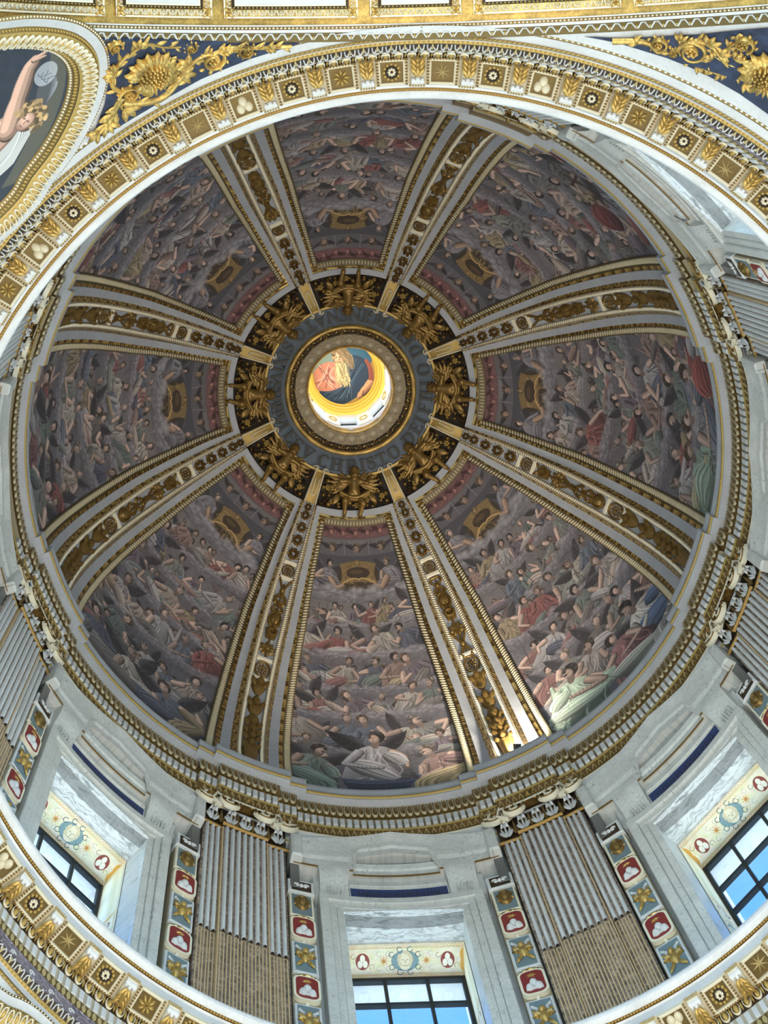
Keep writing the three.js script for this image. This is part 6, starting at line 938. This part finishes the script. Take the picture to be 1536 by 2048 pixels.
// ---------------------------------------------------------------- the chapel below: piers, outer walls with tall windows, floor
{
  const hi = HP * S + 1.6, B = (w, h, d, x, y, z) => { const g = new THREE.BoxGeometry(w, h, d); g.translate(x, y, z); return g; };
  const fl = structure('floor', 'pale stone floor'); mesh('paving', fl, B(27.6, 0.4, 27.6, 0, -0.2, 0), M.stone);
  const i0 = (RA - 0.02) * S, o0 = 2.2 * S, w = o0 - i0;
  [[1, 1], [1, -1], [-1, 1], [-1, -1]].forEach(([sx, sz], i) => { const s = structure('wall_pier_' + (i + 1), 'corner pier of the crossing'); const P = new THREE.Shape(); P.moveTo(i0 + 0.75, i0); P.lineTo(o0, i0); P.lineTo(o0, o0); P.lineTo(i0, o0); P.lineTo(i0, i0 + 0.75); P.lineTo(i0 + 0.75, i0); const g = new THREE.ExtrudeGeometry(P, { depth: hi, bevelEnabled: false }); g.rotateX(-Math.PI / 2); g.scale(sx, 1, sz); mesh('pier', s, g, M.marble); });
  const side = ['north', 'east', 'south', 'west'];
  for (let k = 0; k < 4; k++) {
    const s = structure('wall_' + side[k], 'end wall of the chapel arm with a large window', new THREE.Vector3(), k * Math.PI / 2), z = o0 + 0.3, H = Yh(HP + RA + 0.1), ow = 3.2, y0 = 4, y1 = 14.5;
    for (const g of [B(13.9, y0, 0.6, 0, y0 / 2, z), B(13.9, H - y1, 0.6, 0, (H + y1) / 2, z), B(13.9 / 2 - ow, y1 - y0, 0.6, (13.9 / 2 + ow) / 2, (y0 + y1) / 2, z), B(13.9 / 2 - ow, y1 - y0, 0.6, -(13.9 / 2 + ow) / 2, (y0 + y1) / 2, z)]) mesh('masonry', s, g, M.white);
  }
  const roof = structure('ceiling_roof', 'masonry over the pendentives'); const sh = new THREE.Shape(); sh.absarc(0, 0, 11.5, 0, 2 * Math.PI); const ho = new THREE.Path(); ho.absarc(0, 0, 1.1 * S, 0, 2 * Math.PI, true); sh.holes.push(ho); const g = new THREE.ExtrudeGeometry(sh, { depth: 0.3, bevelEnabled: false, curveSegments: 64 }); g.rotateX(-Math.PI / 2); g.translate(0, Yh(3.29), 0); mesh('slab', roof, g, M.white);
}
// ---------------------------------------------------------------- lantern over the opening
{
  const r = 0.1545, h0 = 5.768, h1 = 6.06, h2 = 6.19, y = (h) => (h - h0) * S, base = [0, Yh(h0), 0], P = new THREE.Vector3(0, base[1], 0);
  const wall = structure('wall_lantern', 'white lantern drum with eight windows', P), ro = 0.195, wx = 0.034, sh = new THREE.Shape(), a0 = Math.asin(wx / r) / D, a1 = Math.asin(wx / ro) / D, pts = [];
  for (let i = 0; i <= 6; i++) { const a = lerp(a0, 45 - a0, i / 6) * D; pts.push([r * Math.sin(a), r * Math.cos(a)]); } for (let i = 6; i >= 0; i--) { const a = lerp(a1, 45 - a1, i / 6) * D; pts.push([ro * Math.sin(a), ro * Math.cos(a)]); }
  pts.forEach((p, i) => (i ? sh.lineTo(p[0] * S, p[1] * S) : sh.moveTo(p[0] * S, p[1] * S)));
  const full = new THREE.Shape(); [[-wx, r * 0.97], [wx, r * 0.97], [wx, ro], [-wx, ro]].forEach((p, i) => (i ? full.lineTo(p[0] * S, p[1] * S) : full.moveTo(p[0] * S, p[1] * S)));
  const up = (s, d, y0) => { const g = new THREE.ExtrudeGeometry(s, { depth: d, bevelEnabled: false }); g.rotateX(-Math.PI / 2); g.translate(0, y0, 0); return g; };
  const H = y(h2), wb = y(5.86), wt = y(6.02), pier = up(sh, H + 0.2, 0), top = up(full, H + 0.2 - wt, wt), sill = up(full, wb, 0), orn = new MB().box(-0.16, 0.16, y(5.85), y(6.04), 0, 0.03, 0.01, 2).geo(cylW(r, h0), base), inl = new MB().ring(0, y(5.94), 0.09, 0.03, 0.03, 12, 0.03, 0.2).geo(cylW(r, h0), base);
  for (let k = 0; k < 8; k++) for (const [n, g, m, da] of [['pier', pier, M.white, 0], ['window_head', top, M.white, 0], ['sill', sill, M.white, 0], ['pilaster_strip', orn, M.ivory, 22.5], ['gilded_inlay', inl, M.goldsoft, 22.5]]) { const o = mesh(n, wall, g, m); o.rotation.y = -(45 * k + da) * D; }
  for (const [n, prof, m] of [['yellow_cornice', [[0.155, 6.085], [0.143, 6.092], [0.1385, 6.115], [0.135, 6.118], [0.1335, 6.14], [0.128, 6.143], [0.1265, 6.165], [0.121, 6.17]], M.yellow], ['gilded_ring', [[0.155, 5.80], [0.15, 5.795], [0.15, 5.785], [0.155, 5.78]], M.gold]]) mesh(n, wall, sweep(prof.slice().reverse(), FULL, () => 0, base), m);
  const w = wallW(r + 0.02, h0), wb2 = [0, base[1], -(r + 0.02) * S], bar = (x0, x1, y0, y1) => new MB().box(x0, x1, y0, y1, -0.02, 0.02, 0.006).geo(w, wb2), fr = [bar(-wx * S, -wx * S + 0.03, wb, wt), bar(wx * S - 0.03, wx * S, wb, wt), bar(-wx * S, wx * S, wt - 0.03, wt), bar(-wx * S, wx * S, wb, wb + 0.03), bar(-wx * S, wx * S, (wb + wt) / 2 - 0.015, (wb + wt) / 2 + 0.015)];
  const pane = [[wb + 0.03, (wb + wt) / 2 - 0.015], [(wb + wt) / 2 + 0.015, wt - 0.03]].map(([a, b]) => new MB().grid((u, v) => [lerp(-wx * S + 0.03, wx * S - 0.03, u), lerp(a, b, v), 0], 1, 1, false).geo(w, wb2));
  for (let k = 0; k < 8; k++) { const s = structure('window_' + (9 + k), 'small window of the lantern', polar(45 * k, r + 0.02, h0), -45 * k * D); for (const g of fr) mesh('window_frame', s, g, M.iron); for (const g of pane) mesh('pane', s, g, M.glass); }
  const cap = structure('ceiling_lantern', 'cap of the lantern', new THREE.Vector3(0, Yh(h2), 0)), cg = new THREE.CylinderGeometry(ro * S, ro * S, 0.3, 48); cg.translate(0, 0.36, 0); mesh('cap', cap, cg, M.white);
  // painted bearded figure in rose and dark blue on the ceiling of the lantern
  const [cv, c] = canvas(512, 512); seed = 501; c.fillStyle = '#c79f52'; c.fillRect(0, 0, 512, 512); c.fillStyle = '#7d948c'; c.fillRect(0, 0, 210, 260);
  c.fillStyle = '#3d6a86'; c.beginPath(); c.ellipse(330, 150, 150, 150, 0, 0, 7); c.fill();
  c.fillStyle = '#2f4258'; c.beginPath(); c.moveTo(60, 400); c.quadraticCurveTo(260, 380, 330, 120); c.quadraticCurveTo(440, 120, 470, 260); c.quadraticCurveTo(440, 440, 240, 512); c.lineTo(90, 490); c.fill(); for (let i = 0; i < 26; i++) { c.strokeStyle = i % 2 ? 'rgba(86,112,138,.8)' : 'rgba(24,34,48,.8)'; c.lineWidth = rr(3, 9); const q = i * 9; c.beginPath(); c.moveTo(330 + q * 0.4, 130 + q * 0.3); c.quadraticCurveTo(330 - q * 0.2, 330, 90 + q, 430 + rr(-20, 50)); c.stroke(); }
  c.fillStyle = '#c8866f'; c.beginPath(); c.moveTo(20, 250); c.quadraticCurveTo(90, 150, 190, 170); c.quadraticCurveTo(250, 260, 240, 360); c.quadraticCurveTo(140, 420, 40, 390); c.fill(); for (let i = 0; i < 22; i++) { c.strokeStyle = i % 2 ? 'rgba(232,184,164,.85)' : 'rgba(140,80,70,.7)'; c.lineWidth = rr(3, 10); c.beginPath(); c.moveTo(rr(50, 190), rr(180, 250)); c.quadraticCurveTo(rr(80, 220), rr(260, 320), rr(30, 230), rr(310, 395)); c.stroke(); }
  head(c, 226, 130, 150, -0.3, [206, 166, 130], [150, 128, 96]); for (let i = 0; i < 70; i++) { c.strokeStyle = rgb([206, 186, 136], rr(0.6, 1.2), 0.85); c.lineWidth = rr(4, 10); const x = rr(190, 275); c.beginPath(); c.moveTo(x, rr(165, 200)); c.bezierCurveTo(x + rr(-30, 30), 240, x + rr(-30, 60), 300, x + rr(-20, 60), rr(280, 370)); c.stroke(); } for (let i = 0; i < 40; i++) { c.strokeStyle = rgb([150, 128, 98], rr(0.6, 1.2), 0.9); c.lineWidth = rr(4, 9); const a = rr(-2.6, 0.5); c.beginPath(); c.moveTo(230 + 50 * Math.cos(a), 120 + 60 * Math.sin(a)); c.quadraticCurveTo(250 + 90 * Math.cos(a), 120 + 80 * Math.sin(a), 300 + rr(-10, 40), 170 + rr(0, 60)); c.stroke(); }
  limb(c, [[480, 330], [430, 380], [390, 420]], 70, 40, [206, 150, 116]); for (let i = 0; i < 4; i++) limb(c, [[400 - i * 4, 405 + i * 12], [366 - i * 3, 424 + i * 12]], 18, 11, [206, 150, 116]);
  c.fillStyle = '#9c5a4e'; c.beginPath(); c.moveTo(430, 150); c.quadraticCurveTo(500, 190, 490, 330); c.lineTo(450, 320); c.quadraticCurveTo(460, 220, 420, 170); c.fill();
  const disc = new MB().grid((u, v) => { const a = u * 2 * Math.PI, q = v * 0.126 * S; return [q * Math.cos(a), q * Math.sin(a), 0.02 * (1 - v * v)]; }, 48, 6);
  const W = (x, yy, z, o) => set(o, x, Yh(6.162) + 0.16 - z * 8, yy, 1, 0, 0, 0, 0, 1, 0, -1, 0), g = disc.geo(W, [0, Yh(6.162), 0]), uv = g.attributes.uv, ps = g.attributes.position; for (let i = 0; i < uv.count; i++) uv.setXY(i, 0.5 + ps.getX(i) / (0.252 * S), 0.5 + ps.getZ(i) / (0.252 * S));
  const t = thing('lantern_fresco', 'round painting of a bearded man in rose and dark blue inside the lantern', 'fresco', new THREE.Vector3(0, Yh(6.162), 0)); mesh('painting', t, g, mat({ map: tex(cv), roughness: 0.8 }));
}
// ---------------------------------------------------------------- lamps: floodlights standing in the chapel, one on the cornice, one in the lantern
function floodlight(pos, aim, intensity, size, label, angle = 62, soft = 0.7) {
  const t = thing('floodlight', label, 'lamp', pos), dir = new THREE.Vector3().subVectors(aim, pos).normalize();
  t.quaternion.setFromUnitVectors(new THREE.Vector3(0, 0, 1), dir);
  mesh('housing', t, new MB().box(-size, size, -size * 0.7, size * 0.7, -size * 0.8, 0, size * 0.1).geo(flatW), M.iron);
  const g = mesh('lamp_face', t, new MB().box(-size * 0.85, size * 0.85, -size * 0.55, size * 0.55, 0, size * 0.08, size * 0.03).geo(flatW), mat({ color: 0xfff2d8, emissive: 0xfff0d0, emissiveIntensity: 3 }));
  const s = new THREE.SpotLight(FLOODCOLOR, intensity, 0, angle * D, soft, 2); s.position.copy(pos).addScaledVector(dir, size * 0.3); s.target.position.copy(aim); s.shadow.radius = size * 40; s.name = 'beam'; scene.add(s, s.target);
}
for (const [az, n] of [[45, 'right front'], [135, 'right rear'], [225, 'left rear'], [315, 'left front']]) floodlight(polar(az, 0.95, -0.12), new THREE.Vector3(0, Yh(4.3), 0), FLOOD, 0.35, 'black floodlight by the ' + n + ' pier of the chapel, aimed at the dome', 32, 1);
floodlight(polar(24.0, 0.979, 4.672), polar(22.9, 1.01, 4.95), RIBLAMP, 0.07, 'small floodlight on the cornice at the foot of the lower right rib', 75);
floodlight(polar(180, 0.142, 5.82), new THREE.Vector3(0, Yh(6.1), -0.1 * S), LANTERN, 0.05, 'small lamp on the rim of the lantern lighting its painted ceiling', 80);
scene.traverse((o) => { if (o.isMesh) { o.castShadow = true; o.receiveShadow = true; } if (o.isLight && o.shadow) o.castShadow = true; });
renderer.render(scene, camera);
